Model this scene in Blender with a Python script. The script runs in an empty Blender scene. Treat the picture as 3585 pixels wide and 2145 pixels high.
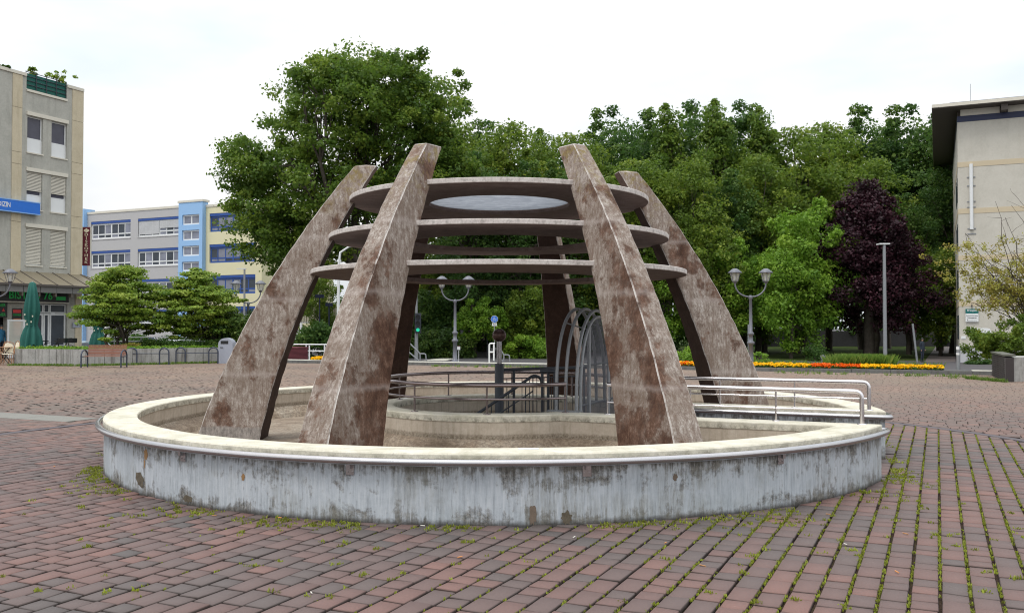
import bpy, bmesh, math, random
import numpy as np
from mathutils import Vector, Matrix
R = math.radians
PI = math.pi
D = bpy.data
S = bpy.context.scene
COL = S.collection

# ------------------------------------------------------------------ camera
FPX, CX, CY, PITCH, EYE = 3194.125, 1792.5, 1072.5, 0.0215, 1.6
cam = D.objects.new('camera', D.cameras.new('camera')); COL.objects.link(cam)
cam.location = (0, 0, EYE); cam.rotation_euler = (PI/2 + PITCH, 0, 0)
cam.data.sensor_width = 36; cam.data.lens = FPX/3585*36
cam.data.clip_start = .1; cam.data.clip_end = 3000
S.camera = cam

# ------------------------------------------------------------------ sky, sun, exposure
SUN_EL = 62           # bright overcast, the glow high behind the camera and to the left
W = D.worlds.new('World'); S.world = W; W.use_nodes = True
nt = W.node_tree; nt.nodes.clear()
wo = nt.nodes.new('ShaderNodeOutputWorld')
sky = nt.nodes.new('ShaderNodeTexSky'); sky.sky_type = 'NISHITA'; sky.sun_disc = False
sky.sun_elevation = R(SUN_EL); sky.air_density = 1.2; sky.dust_density = 3
bg1 = nt.nodes.new('ShaderNodeBackground'); bg1.inputs['Strength'].default_value = .08
bg2 = nt.nodes.new('ShaderNodeBackground'); bg2.inputs['Strength'].default_value = 1.0
tc = nt.nodes.new('ShaderNodeTexCoord'); mp = nt.nodes.new('ShaderNodeMapping'); mp.inputs['Scale'].default_value = (1.2, 1.2, 3.5)
nz = nt.nodes.new('ShaderNodeTexNoise'); nz.inputs['Scale'].default_value = 1.6; nz.inputs['Detail'].default_value = 5
cr = nt.nodes.new('ShaderNodeValToRGB')
cr.color_ramp.elements[0].position = .36; cr.color_ramp.elements[0].color = (.70, .79, .855, 1)
cr.color_ramp.elements[1].position = .58; cr.color_ramp.elements[1].color = (1.0, 1.0, 1.0, 1)
ad = nt.nodes.new('ShaderNodeMixShader'); ad.inputs[0].default_value = .93
L = nt.links.new
L(tc.outputs['Generated'], mp.inputs['Vector']); L(mp.outputs[0], nz.inputs['Vector']); L(nz.outputs['Fac'], cr.inputs[0])
sx = nt.nodes.new('ShaderNodeSeparateXYZ'); mz = nt.nodes.new('ShaderNodeMapRange'); mz.clamp = True     # CIE overcast: (1 + 2 sin h)
mz.inputs[1].default_value = 0; mz.inputs[2].default_value = 1; mz.inputs[3].default_value = .8; mz.inputs[4].default_value = 2.0
vm = nt.nodes.new('ShaderNodeVectorMath'); vm.operation = 'SCALE'
L(tc.outputs['Generated'], sx.inputs[0]); L(sx.outputs['Z'], mz.inputs[0]); L(cr.outputs[0], vm.inputs[0]); L(mz.outputs[0], vm.inputs['Scale'])
L(sky.outputs[0], bg1.inputs[0]); L(vm.outputs[0], bg2.inputs[0])
L(bg1.outputs[0], ad.inputs[1]); L(bg2.outputs[0], ad.inputs[2]); L(ad.outputs[0], wo.inputs[0])
sun = D.objects.new('sun', D.lights.new('sun', 'SUN')); COL.objects.link(sun)
sun.data.energy = 1.1; sun.data.angle = R(16); sun.data.color = (1, .96, .9)
sun.location = (-30, -20, 60)
sa = R(-140)   # seen from the camera: 0 = ahead, -90 = left, 180 = behind
sdir = Vector((math.sin(sa)*math.cos(R(SUN_EL)), math.cos(sa)*math.cos(R(SUN_EL)), math.sin(R(SUN_EL))))
sun.rotation_euler = sdir.to_track_quat('Z', 'Y').to_euler()
sky.sun_rotation = math.atan2(sdir.x, sdir.y)
S.view_settings.view_transform = 'Standard'; S.view_settings.look = 'None'
S.view_settings.exposure = .17; S.view_settings.gamma = 1; S.view_settings.use_curve_mapping = False

# ------------------------------------------------------------------ helpers
rng = np.random.default_rng(7); random.seed(7)
cp, sp_ = math.cos(PITCH), math.sin(PITCH)
def ray(px, py):
    x = (px-CX)/FPX; u = -(py-CY)/FPX
    return Vector((x, cp - u*sp_, sp_ + u*cp))
def P(px, py, Y):                  # point at depth Y (metres ahead)
    r = ray(px, py); t = Y/r.y
    return Vector((r.x*t, Y, EYE + r.z*t))
def G(px, py, z=0):                # point on the level z
    r = ray(px, py); t = (z-EYE)/r.z
    return Vector((r.x*t, r.y*t, z))
def tag(o, label=None, cat=None, group=None, kind=None):
    if label: o['label'] = label
    if cat: o['category'] = cat
    if group: o['group'] = group
    if kind: o['kind'] = kind
    return o
def empty(name, loc=(0, 0, 0), rz=0, label=None, cat=None, group=None):
    o = D.objects.new(name, None); COL.objects.link(o); o.location = loc; o.rotation_euler = (0, 0, rz)
    o.empty_display_size = .2
    return tag(o, label, cat, group)
class F:                            # a horizontal frame: origin, x axis, y axis (outward), z up
    def __init__(s, O, ex, ey): s.O = Vector(O); s.ex = Vector(ex).to_3d(); s.ey = Vector(ey).to_3d()
    def p(s, x, y, z): return s.O + s.ex*x + s.ey*y + Vector((0, 0, z))
    def hit(s, px, py, off=0):      # where the view ray meets this frame's xz plane
        r = ray(px, py); o = s.O + s.ey*off; n = s.ey
        t = (o - Vector((0, 0, EYE))).dot(n)/r.dot(n)
        q = Vector((0, 0, EYE)) + r*t
        return (q-s.O).dot(s.ex), q.z - s.O.z
ID = F((0, 0, 0), (1, 0, 0), (0, 1, 0))
class MB:
    def __init__(s): s.v = []; s.f = []; s.m = []; s.sm = []
    def add(s, vs, fs, mi=0, smooth=False):
        k = len(s.v); s.v += [tuple(v) for v in vs]; s.f += [tuple(i+k for i in f) for f in fs]
        s.m += [mi]*len(fs); s.sm += [smooth]*len(fs)
    def box(s, x0, x1, y0, y1, z0, z1, fr=ID, mi=0):
        if x0 > x1: x0, x1 = x1, x0
        if y0 > y1: y0, y1 = y1, y0
        vs = [fr.p(x, y, z) for z in (z0, z1) for x, y in ((x0, y0), (x1, y0), (x1, y1), (x0, y1))]
        s.add(vs, [(3, 2, 1, 0), (4, 5, 6, 7), (0, 1, 5, 4), (1, 2, 6, 5), (2, 3, 7, 6), (3, 0, 4, 7)], mi)
    def tube(s, pts, r, n=8, mi=0, closed=False, cap=True, up=None):
        pts = [Vector(p) for p in pts]; N = len(pts)
        if not hasattr(r, '__len__'): r = [r]*N
        vs = []; prev = None
        for i, p in enumerate(pts):
            if closed: t = pts[(i+1) % N]-pts[i-1]
            else: t = pts[min(i+1, N-1)]-pts[max(i-1, 0)]
            if t.length < 1e-9: t = Vector((0, 0, 1))
            t.normalize()
            if prev is None:
                a = Vector((0, 0, 1)) if abs(t.z) < .9 else Vector((1, 0, 0))
                x = a.cross(t).normalized()
            else:
                x = (prev - t*prev.dot(t)).normalized()
            prev = x; y = t.cross(x)
            for k in range(n):
                q = 2*PI*k/n; vs.append(p + (x*math.cos(q)+y*math.sin(q))*r[i])
        fs = []
        for i in range(N if closed else N-1):
            j = (i+1) % N
            for k in range(n):
                fs.append((i*n+k, i*n+(k+1) % n, j*n+(k+1) % n, j*n+k))
        s.add(vs, fs, mi, True)
        if cap and not closed:
            s.add(vs[:n], [tuple(range(n))[::-1]], mi); s.add(vs[-n:], [tuple(range(n))], mi)
    def lathe(s, c, prof, n=16, mi=0, smooth=True):
        c = Vector(c); vs = []
        for r, z in prof:
            for k in range(n): vs.append(c+Vector((r*math.cos(2*PI*k/n), r*math.sin(2*PI*k/n), z)))
        fs = []
        for i in range(len(prof)-1):
            for k in range(n): fs.append((i*n+k, i*n+(k+1) % n, (i+1)*n+(k+1) % n, (i+1)*n+k))
        s.add(vs, fs, mi, smooth)
    def build(s, name, mats, parent=None, smooth=None, loc=None, shift=None):
        me = D.meshes.new(name)
        vs = s.v
        if shift is not None: vs = [(v[0]-shift[0], v[1]-shift[1], v[2]-shift[2]) for v in vs]
        me.from_pydata(vs, [], s.f); 
        if not isinstance(mats, (list, tuple)): mats = [mats]
        for m in mats: me.materials.append(m)
        me.polygons.foreach_set('material_index', s.m)
        me.polygons.foreach_set('use_smooth', [bool(x) for x in s.sm]); me.update()
        o = D.objects.new(name, me); COL.objects.link(o)
        if parent: o.parent = parent
        return o
def npmesh(name, verts, faces, mat, parent=None, attrs=None, tri=False, smooth=False):
    """verts (n,3), faces (m,k) all of one size"""
    me = D.meshes.new(name); n, m, k = len(verts), len(faces), faces.shape[1]
    me.vertices.add(n); me.vertices.foreach_set('co', verts.astype(np.float32).ravel())
    me.loops.add(m*k); me.loops.foreach_set('vertex_index', faces.astype(np.int32).ravel())
    me.polygons.add(m); me.polygons.foreach_set('loop_start', np.arange(0, m*k, k, dtype=np.int32))
    me.polygons.foreach_set('loop_total', np.full(m, k, dtype=np.int32))
    if smooth: me.polygons.foreach_set('use_smooth', np.ones(m, dtype=bool))
    me.materials.append(mat); me.update(calc_edges=True)
    for an, av in (attrs or {}).items():
        at = me.attributes.new(an, 'FLOAT', 'POINT'); at.data.foreach_set('value', av.astype(np.float32))
    o = D.objects.new(name, me); COL.objects.link(o)
    if parent: o.parent = parent
    return o
def copy_tree(o, parent=None):
    c = o.copy(); COL.objects.link(c)
    if parent: c.parent = parent
    for ch in [x for x in o.children]: copy_tree(ch, c)
    return c

# ------------------------------------------------------------------ materials
class N:
    def __init__(s, name):
        s.m = D.materials.new(name); s.m.use_nodes = True; s.t = s.m.node_tree; s.b = s.t.nodes['Principled BSDF']
        s.tc = s.t.nodes.new('ShaderNodeTexCoord')
    def n(s, ty, **k):
        x = s.t.nodes.new(ty)
        for a, b in k.items(): setattr(x, a, b)
        return x
    def l(s, a, b): s.t.links.new(a, b)
    def noise(s, scale, detail=4, rough=.6, vec=(1, 1, 1), out='Object', off=0, dist=0):
        mp = s.n('ShaderNodeMapping'); mp.inputs['Scale'].default_value = vec; mp.inputs['Location'].default_value = (off, off*.7, off*.3)
        s.l(s.tc.outputs[out], mp.inputs[0])
        x = s.n('ShaderNodeTexNoise'); x.inputs['Scale'].default_value = scale; x.inputs['Detail'].default_value = detail
        x.inputs['Roughness'].default_value = rough; x.inputs['Distortion'].default_value = dist
        s.l(mp.outputs[0], x.inputs['Vector']); return x.outputs['Fac']
    def ramp(s, inp, stops, interp='LINEAR'):
        x = s.n('ShaderNodeValToRGB'); e = x.color_ramp.elements; x.color_ramp.interpolation = interp
        while len(e) < len(stops): e.new(.5)
        for q, (p, c) in zip(e, stops):
            q.position = p
            if not hasattr(c, '__len__'): c = (c, c, c)
            q.color = (*c, 1)
        s.l(inp, x.inputs[0]); return x.outputs[0]
    def mix(s, fac, a, b, mode='MIX'):
        x = s.n('ShaderNodeMix', data_type='RGBA', blend_type=mode)
        for sock, v in ((x.inputs['Factor'], fac), (x.inputs[6], a), (x.inputs[7], b)):
            if hasattr(v, 'is_linked') or hasattr(v, 'links'): s.l(v, sock)
            elif hasattr(v, '__len__'): sock.default_value = (*v, 1)
            else: sock.default_value = v if sock.type == 'VALUE' else (v, v, v, 1)
        return x.outputs[2]
    def math(s, op, a, b=0, c=None):
        x = s.n('ShaderNodeMath', operation=op); x.use_clamp = False
        for i, v in enumerate((a, b) if c is None else (a, b, c)):
            if hasattr(v, 'links'): s.l(v, x.inputs[i])
            else: x.inputs[i].default_value = v
        return x.outputs[0]
    def z(s, out='Object'):
        x = s.n('ShaderNodeSeparateXYZ'); s.l(s.tc.outputs[out], x.inputs[0]); return x.outputs['Z']
    def attr(s, name):
        x = s.n('ShaderNodeAttribute'); x.attribute_name = name; return x.outputs['Fac']
    def obrand(s):
        x = s.n('ShaderNodeObjectInfo'); return x.outputs['Random']
    def bump(s, h, strength=.3, dist=.01):
        x = s.n('ShaderNodeBump'); x.inputs['Strength'].default_value = strength; x.inputs['Distance'].default_value = dist
        s.l(h, x.inputs['Height']); s.l(x.outputs[0], s.b.inputs['Normal'])
    def col(s, c):
        if hasattr(c, 'links'): s.l(c, s.b.inputs['Base Color'])
        else: s.b.inputs['Base Color'].default_value = (*c, 1)
    def done(s, rough=.7, metal=0, spec=None):
        if hasattr(rough, 'links'): s.l(rough, s.b.inputs['Roughness'])
        else: s.b.inputs['Roughness'].default_value = rough
        s.b.inputs['Metallic'].default_value = metal
        if spec is not None: s.b.inputs['Specular IOR Level'].default_value = spec
        return s.m
def plain(name, c, rough=.6, metal=0, var=.12, scale=6, bump=.1, spec=None):
    x = N(name); n = x.noise(scale, 5, .65); n2 = x.noise(scale*9, 3, .6, off=3)
    d = tuple(v*(1-var) for v in c); l = tuple(min(1, v*(1+var)) for v in c)
    cc = x.mix(n, d, l); cc = x.mix(.35, cc, x.ramp(n2, [(.3, d), (.7, l)]))
    x.col(cc)
    if bump: x.bump(n2, bump, .004)
    return x.done(rough, metal, spec)
def emis(name, c, s):
    x = N(name); x.b.inputs['Base Color'].default_value = (*c, 1); x.b.inputs['Emission Color'].default_value = (*c, 1); x.b.inputs['Emission Strength'].default_value = s
    return x.done(.5)

# concrete of the six legs: whitish scaling film over red-brown patches
def leg_mat(worn=False, side=False):
    x = N('worn_edge_concrete' if worn else ('leg_side_concrete' if side else 'leg_concrete'))
    f1 = x.noise(24, 8, .86, (1, 1, .36)); f2 = x.noise(85, 4, .8, (1, 1, .5), off=5)
    big = x.noise(1.9, 9, .72, (1, 1, .8), off=2); mid = x.noise(6, 7, .7, off=9); mid2 = x.noise(2.6, 8, .7, (1, 1, 1.5), off=17)
    str_ = x.noise(16, 6, .75, (1, 1, .07), off=4)
    fine = x.mix(.3, f1, f2)
    base = x.ramp(fine, [(.39, (.13, .097, .077)), (.465, (.25, .2, .17)), (.53, (.4, .35, .31)), (.61, (.6, .56, .525))])
    base = x.mix(x.ramp(str_, [(.46, 0), (.62, .75)]), base, (.2, .145, .115))
    base = x.mix(x.ramp(mid2, [(.42, .8), (.56, .1)]), base, x.mix(.55, base, (.165, .115, .085)))
    rust = x.ramp(x.mix(.35, fine, mid), [(.38, (.03, .014, .009)), (.48, (.085, .042, .027)), (.55, (.165, .093, .064)), (.64, (.36, .275, .23))])
    z = x.z()
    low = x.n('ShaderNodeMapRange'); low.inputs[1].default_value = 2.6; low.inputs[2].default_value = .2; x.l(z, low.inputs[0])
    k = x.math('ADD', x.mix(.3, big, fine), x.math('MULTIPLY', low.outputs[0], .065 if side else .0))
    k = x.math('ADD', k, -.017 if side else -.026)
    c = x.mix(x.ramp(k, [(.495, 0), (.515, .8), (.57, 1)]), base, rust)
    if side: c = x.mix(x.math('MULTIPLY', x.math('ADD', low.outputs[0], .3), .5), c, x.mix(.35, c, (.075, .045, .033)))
    zn = x.math('ADD', z, x.math('MULTIPLY', x.math('SUBTRACT', mid, .5), .7))
    zt = x.n('ShaderNodeMapRange'); zt.inputs[1].default_value = 2.9; zt.inputs[2].default_value = 3.75; x.l(zn, zt.inputs[0])
    lm = x.math('MULTIPLY', zt.outputs[0], x.ramp(x.noise(8, 7, .75, off=14), [(.5, 0), (.6, .9)]))
    c = x.mix(lm, c, (.22, .165, .045))
    for zz in (.98, 1.95, 2.75):
        d = x.math('ABSOLUTE', x.math('SUBTRACT', x.math('ADD', z, x.math('MULTIPLY', x.math('SUBTRACT', mid, .5), .12)), zz))
        c = x.mix(x.math('MULTIPLY', x.ramp(d, [(0, 1), (.05, 0)]), .3), c, (.5, .44, .41))
    ft = x.ramp(x.math('ADD', z, x.math('MULTIPLY', x.math('SUBTRACT', x.noise(14, 4), .5), .1)), [(.3, 1), (.33, 0)])
    c = x.mix(ft, c, x.ramp(f1, [(.35, (.12, .105, .095)), (.6, (.4, .36, .33))]))
    if worn: c = x.mix(x.ramp(mid, [(.4, .08), (.56, .85)]), c, (.66, .62, .59))
    x.col(c); x.bump(fine, .8, .01)
    return x.done(.86, 0, .25)
def concrete(name, dark, mid_, light, stain=(.1, .085, .06), amt=.5, scale=6, streak=True, rough=.85, bump=.4):
    x = N(name); a = x.noise(scale, 6, .7, dist=.4); b = x.noise(scale*9, 4, .7, off=3); st = x.noise(scale*2.2, 4, .65, (1, 1, .1) if streak else (1, 1, 1), off=7)
    c = x.ramp(x.mix(.4, a, b), [(.3, dark), (.5, mid_), (.7, light)])
    c = x.mix(x.math('MULTIPLY', x.ramp(st, [(.5, 0), (.72, 1)]), amt), c, stain)
    c = x.mix(x.math('MULTIPLY', x.ramp(x.noise(scale*5, 5, .75, off=11), [(.62, 0), (.7, 1)]), amt), c, tuple(v*.7 for v in stain))
    x.col(c); x.bump(x.mix(.5, a, b), bump, .006); return x.done(rough, 0, .3)
def painted_wall():
    x = N('pale_blue_painted_wall')
    a = x.noise(2.2, 7, .7, dist=.6); b = x.noise(34, 6, .8, off=3); a2 = x.noise(7, 6, .72, off=40, dist=.4)
    s1 = x.noise(19, 7, .8, (1, 1, .10), off=7, dist=.15); s2 = x.noise(48, 6, .8, (1, 1, .06), off=12)
    c = x.ramp(x.mix(.3, a, b), [(.3, (.32, .35, .38)), (.5, (.43, .465, .505)), (.7, (.52, .545, .58))])
    c = x.mix(x.ramp(s2, [(.48, 0), (.62, .6)]), c, (.56, .585, .61))
    c = x.mix(x.ramp(s2, [(.36, .5), (.46, 0)]), c, (.22, .235, .25))
    z = x.z()
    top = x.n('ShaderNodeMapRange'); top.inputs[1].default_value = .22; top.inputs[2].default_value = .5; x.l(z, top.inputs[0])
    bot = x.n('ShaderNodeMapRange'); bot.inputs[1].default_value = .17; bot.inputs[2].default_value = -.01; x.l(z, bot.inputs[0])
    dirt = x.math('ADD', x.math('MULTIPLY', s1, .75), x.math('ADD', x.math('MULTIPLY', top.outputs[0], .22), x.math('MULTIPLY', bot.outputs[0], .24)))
    dirt = x.math('ADD', dirt, x.math('ADD', x.math('MULTIPLY', x.math('SUBTRACT', a, .5), 1.1), x.math('MULTIPLY', x.math('SUBTRACT', a2, .5), .7)))
    dcol = x.ramp(b, [(.36, (.035, .032, .028)), (.5, (.12, .11, .095)), (.64, (.27, .255, .23))])
    c = x.mix(x.ramp(dirt, [(.45, 0), (.54, .5), (.66, .93)]), c, dcol)
    gr = x.noise(1.1, 6, .65, off=20)
    c = x.mix(x.math('MULTIPLY', x.ramp(gr, [(.5, 0), (.6, 1)]), x.math('MULTIPLY', x.ramp(s1, [(.4, 0), (.6, 1)]), .6)), c, (.2, .195, .165))
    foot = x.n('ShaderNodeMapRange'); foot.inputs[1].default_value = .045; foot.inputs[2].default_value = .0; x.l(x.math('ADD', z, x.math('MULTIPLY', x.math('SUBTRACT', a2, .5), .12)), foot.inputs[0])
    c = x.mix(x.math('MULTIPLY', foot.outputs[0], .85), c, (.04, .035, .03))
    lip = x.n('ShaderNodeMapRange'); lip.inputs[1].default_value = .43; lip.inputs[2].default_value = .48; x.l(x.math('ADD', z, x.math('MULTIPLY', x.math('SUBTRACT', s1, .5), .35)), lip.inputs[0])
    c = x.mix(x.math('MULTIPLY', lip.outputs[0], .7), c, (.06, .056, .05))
    x.col(c); x.bump(x.mix(.5, b, s1), .6, .006); return x.done(.72, 0, .3)

def basin_mat(name, dark, mid_, light, stain, amt, scale):
    x = N(name); a = x.noise(scale, 6, .7, dist=.4); b = x.noise(40, 5, .8, off=3); st = x.noise(16, 6, .75, (1, 1, .08), off=7)
    c = x.ramp(x.mix(.4, a, b), [(.3, dark), (.5, mid_), (.7, light)])
    c = x.mix(x.ramp(st, [(.5, 0), (.64, .45)]), c, (.3, .25, .185))
    z = x.math('ADD', x.z(), x.math('MULTIPLY', x.math('SUBTRACT', a, .5), .05))
    band = x.ramp(x.math('ABSOLUTE', x.math('SUBTRACT', z, .315)), [(0, 1), (.03, .8), (.05, 0)])
    c = x.mix(x.math('MULTIPLY', band, x.ramp(b, [(.35, .95), (.6, .35)])), c, (.12, .09, .055))
    x.col(c); x.bump(x.mix(.5, a, b), .4, .006); return x.done(.85, 0, .3)
M = {}
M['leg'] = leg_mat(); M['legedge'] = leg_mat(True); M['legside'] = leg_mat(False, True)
M['legshade'] = concrete('leg_inner_shaded_concrete', (.03, .017, .012), (.055, .03, .022), (.095, .056, .043), (.02, .012, .01), .5, 5)  # shade of the inward-leaning leg faces is put into this dark brown
M['paint'] = painted_wall()
def coping_mat():
    x = N('beige_coping'); a = x.noise(5, 7, .72, dist=.3); b = x.noise(45, 5, .8, off=3); e = x.noise(11, 7, .8, off=8)
    c = x.ramp(x.mix(.4, a, b), [(.3, (.40, .375, .295)), (.48, (.6, .565, .465)), (.66, (.72, .685, .6))])
    c = x.mix(x.ramp(x.noise(2.5, 6, .7, off=15), [(.5, 0), (.66, .5)]), c, (.36, .345, .25))
    z = x.z(); m1 = x.n('ShaderNodeMapRange'); m1.inputs[1].default_value = .572; m1.inputs[2].default_value = .52; x.l(z, m1.inputs[0])
    c = x.mix(x.math('MULTIPLY', m1.outputs[0], x.ramp(e, [(.44, 0), (.6, .85)])), c, (.17, .155, .12))
    c = x.mix(x.ramp(x.mix(.5, b, e), [(.58, 0), (.63, .8)]), c, (.14, .125, .09))
    x.col(c); x.bump(x.mix(.5, a, b), .45, .006); return x.done(.85, 0, .3)
M['coping'] = coping_mat()
M['basin'] = basin_mat('basin_render', (.38, .32, .25), (.5, .43, .35), (.6, .54, .46), (.2, .15, .1), .6, 4)
def basin_floor():
    x = N('stained_basin_floor'); a = x.noise(2.2, 7, .7, dist=.8); b = x.noise(28, 5, .75)
    c = x.ramp(a, [(.35, (.19, .135, .09)), (.5, (.33, .26, .19)), (.65, (.45, .39, .31))])
    c = x.mix(x.ramp(b, [(.4, .7), (.6, 0)]), c, (.12, .085, .06)); x.col(c); x.bump(b, .6, .01); return x.done(.8)
M['bfloor'] = basin_floor()
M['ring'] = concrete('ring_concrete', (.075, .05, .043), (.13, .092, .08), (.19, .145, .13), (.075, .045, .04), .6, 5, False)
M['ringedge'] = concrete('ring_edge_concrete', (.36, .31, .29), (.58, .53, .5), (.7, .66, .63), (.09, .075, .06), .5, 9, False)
M['pitwall'] = plain('pit_wall', (.19, .165, .15), .85)
M['steel'] = plain('stainless_steel', (.72, .68, .69), .24, 1, .06, 20, .05)
M['steeldull'] = plain('dull_steel', (.47, .455, .465), .22, .95, .12, 9, .02)
M['railbrown'] = plain('brownish_steel', (.27, .22, .22), .25, .9, .12, 9, .02)
M['galv'] = plain('galvanised_steel', (.27, .28, .295), .5, .3, .3, 30, .1)
M['darkmetal'] = plain('dark_painted_metal', (.045, .05, .062), .45, .3, .25, 12)
M['lampgrey'] = plain('lamp_grey_paint', (.15, .155, .18), .45, .2, .15, 10)
M['white'] = plain('white_paint', (.74, .75, .75), .45, 0, .05, 4, .02)
M['bronze'] = plain('brown_bronze', (.105, .062, .055), .33, .6, .3, 9)
M['blackp'] = plain('black_panel', (.012, .013, .013), .35)
M['green_cloth'] = plain('green_umbrella_cloth', (.012, .105, .085), .8, 0, .25, 5)
M['wood'] = plain('red_brown_slats', (.27, .115, .075), .6, 0, .25, 12)
M['rackpaint'] = plain('dark_blue_grey_metal', (.04, .05, .075), .4, .2)
M['binpaint'] = plain('light_grey_bin', (.34, .36, .42), .45, .1, .08, 5)
M['cfacade'] = concrete('grey_facade_panels', (.33, .325, .29), (.42, .41, .365), (.5, .485, .435), (.22, .21, .18), .45, 1.2)
M['yfacade'] = concrete('sand_pilaster', (.47, .4, .28), (.56, .485, .35), (.62, .545, .41), (.36, .3, .21), .35, 1.6)
M['rfacade'] = concrete('cream_render', (.48, .455, .395), (.55, .52, .455), (.6, .57, .505), (.43, .4, .33), .25, .9, rough=.9)
M['rband'] = plain('sand_band', (.56, .47, .33), .85, 0, .08)
M['rbase'] = plain('pale_grey_plinth', (.47, .47, .49), .85, 0, .06)
M['trim'] = plain('off_white_trim', (.66, .62, .53), .7, 0, .12)
M['soffit'] = plain('brown_soffit', (.1, .085, .075), .8)
M['navy'] = plain('navy_beam', (.015, .022, .07), .5)
M['sgrey'] = plain('school_grey_render', (.46, .45, .45), .85, 0, .04, 2)
M['sblue'] = plain('school_light_blue', (.3, .5, .78), .8, 0, .04, 2)
M['syel'] = plain('school_yellow', (.7, .65, .43), .8, 0, .04, 2)
M['sbluetrim'] = plain('school_blue_frame', (.015, .07, .3), .4, 0, .1)
M['kerb'] = concrete('granite_kerb', (.1, .1, .1), (.15, .15, .145), (.2, .2, .19), (.08, .06, .04), .5, 3)
M['kerbwhite'] = plain('white_stone_edge', (.72, .69, .6), .7, 0, .1, 3)
M['planterc'] = concrete('planter_concrete', (.23, .225, .21), (.34, .335, .32), (.44, .43, .41), (.11, .1, .085), .75, 2.2)
M['slatdark'] = plain('dark_slat_wood', (.035, .028, .028), .7, 0, .3)
M['maroon'] = plain('maroon_slats', (.13, .022, .03), .6, 0, .25)
M['asphalt'] = plain('asphalt', (.075, .07, .075), .85, 0, .2, 1.5, .2)
M['path'] = plain('park_path', (.15, .125, .12), .9, 0, .2, 1)
M['bark'] = concrete('bark', (.045, .036, .028), (.08, .065, .052), (.14, .12, .1), (.03, .028, .02), .5, 3)
M['soil'] = plain('planting_soil', (.06, .045, .03), .95)
M['awning'] = plain('tan_awning_panel', (.22, .185, .125), .5, 0, .2, 1.5)
M['awnglass'] = plain('grey_valance_glass', (.16, .155, .15), .25)
M['signblue'] = plain('sign_blue', (.01, .15, .62), .35)
M['signred'] = plain('sign_maroon', (.13, .012, .03), .45)
M['signgreen'] = emis('sign_green', (.02, .33, .07), .1)
M['tealsign'] = plain('teal_sign', (.0, .13, .12), .4)
M['cream'] = plain('cream_letters', (.8, .72, .55), .5)
M['skin'] = plain('skin', (.42, .25, .17), .6)
M['denim'] = plain('dark_trousers', (.02, .026, .045), .85)
M['coat'] = plain('dark_coat', (.02, .03, .045), .85)
M['bluecoat'] = plain('blue_jacket', (.02, .13, .24), .85)
M['doner'] = plain('orange_print', (.55, .17, .07), .5, 0, .5, 6)
M['rattan'] = plain('rattan', (.28, .14, .07), .6, 0, .3, 20)
M['carwhite'] = plain('white_car_paint', (.62, .66, .7), .2, 0, .03)
M['carblue'] = plain('pale_blue_car_paint', (.33, .43, .5), .2, 0, .03)
M['rubber'] = plain('rubber', (.02, .02, .02), .8)
M['signgrn_light'] = emis('green_traffic_light', (.02, .6, .35), .7)
M['inner'] = plain('dark_interior', (.022, .02, .022), .8)
M['redneon'] = emis('red_strip', (.45, .03, .03), .1)
M['vine'] = None
def glass(name, c=(.05, .06, .075), r=.06):
    x = N(name); n = x.noise(1.2, 3, .5); x.col(x.mix(n, tuple(v*.5 for v in c), tuple(v*1.6 for v in c)))
    x.b.inputs['IOR'].default_value = 1.4
    return x.done(r, 0, .35)
M['glass'] = glass('window_glass'); M['glassmid'] = glass('dim_glass', (.085, .085, .11), .1); M['glassgrey'] = glass('curtained_glass', (.22, .23, .28), .15)
def skylight():
    x = N('dirty_skylight'); n = x.noise(4, 6, .7, (1, 4, 1), dist=1.2)
    c = x.ramp(n, [(.3, (.15, .16, .185)), (.5, (.225, .24, .27)), (.7, (.36, .375, .4))])
    t = x.n('ShaderNodeBsdfTranslucent'); x.l(c, t.inputs[0]); d = x.n('ShaderNodeBsdfDiffuse'); x.l(c, d.inputs[0])
    mx = x.n('ShaderNodeMixShader'); mx.inputs[0].default_value = .25; x.l(t.outputs[0], mx.inputs[1]); x.l(d.outputs[0], mx.inputs[2])
    x.l(mx.outputs[0], x.t.nodes['Material Output'].inputs['Surface']); return x.m
M['skylight'] = skylight()
def clear_glass():
    x = N('lantern_glass'); x.b.inputs['Base Color'].default_value = (.75, .74, .66, 1)
    tr = x.n('ShaderNodeBsdfTransparent'); mx = x.n('ShaderNodeMixShader'); mx.inputs[0].default_value = .45
    x.l(tr.outputs[0], mx.inputs[1]); x.l(x.b.outputs[0], mx.inputs[2]); x.l(mx.outputs[0], x.t.nodes['Material Output'].inputs['Surface'])
    x.b.inputs['Roughness'].default_value = .15; return x.m
M['lantern'] = clear_glass()
def leaf_mat(name, a, b, c, tr=.35):
    x = N(name); r = x.attr('rnd'); cl = x.attr('clump')
    k = x.mix(.55, r, cl)
    cc = x.ramp(k, [(.15, a), (.5, b), (.85, c)])
    x.col(cc); x.done(.55, 0, .3)
    t = x.n('ShaderNodeBsdfTranslucent'); x.l(x.mix(.5, cc, tuple(min(1, v*1.8) for v in b)), t.inputs[0])
    mx = x.n('ShaderNodeMixShader'); mx.inputs[0].default_value = tr
    x.l(x.b.outputs[0], mx.inputs[1]); x.l(t.outputs[0], mx.inputs[2]); x.l(mx.outputs[0], x.t.nodes['Material Output'].inputs['Surface'])
    return x.m
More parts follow.
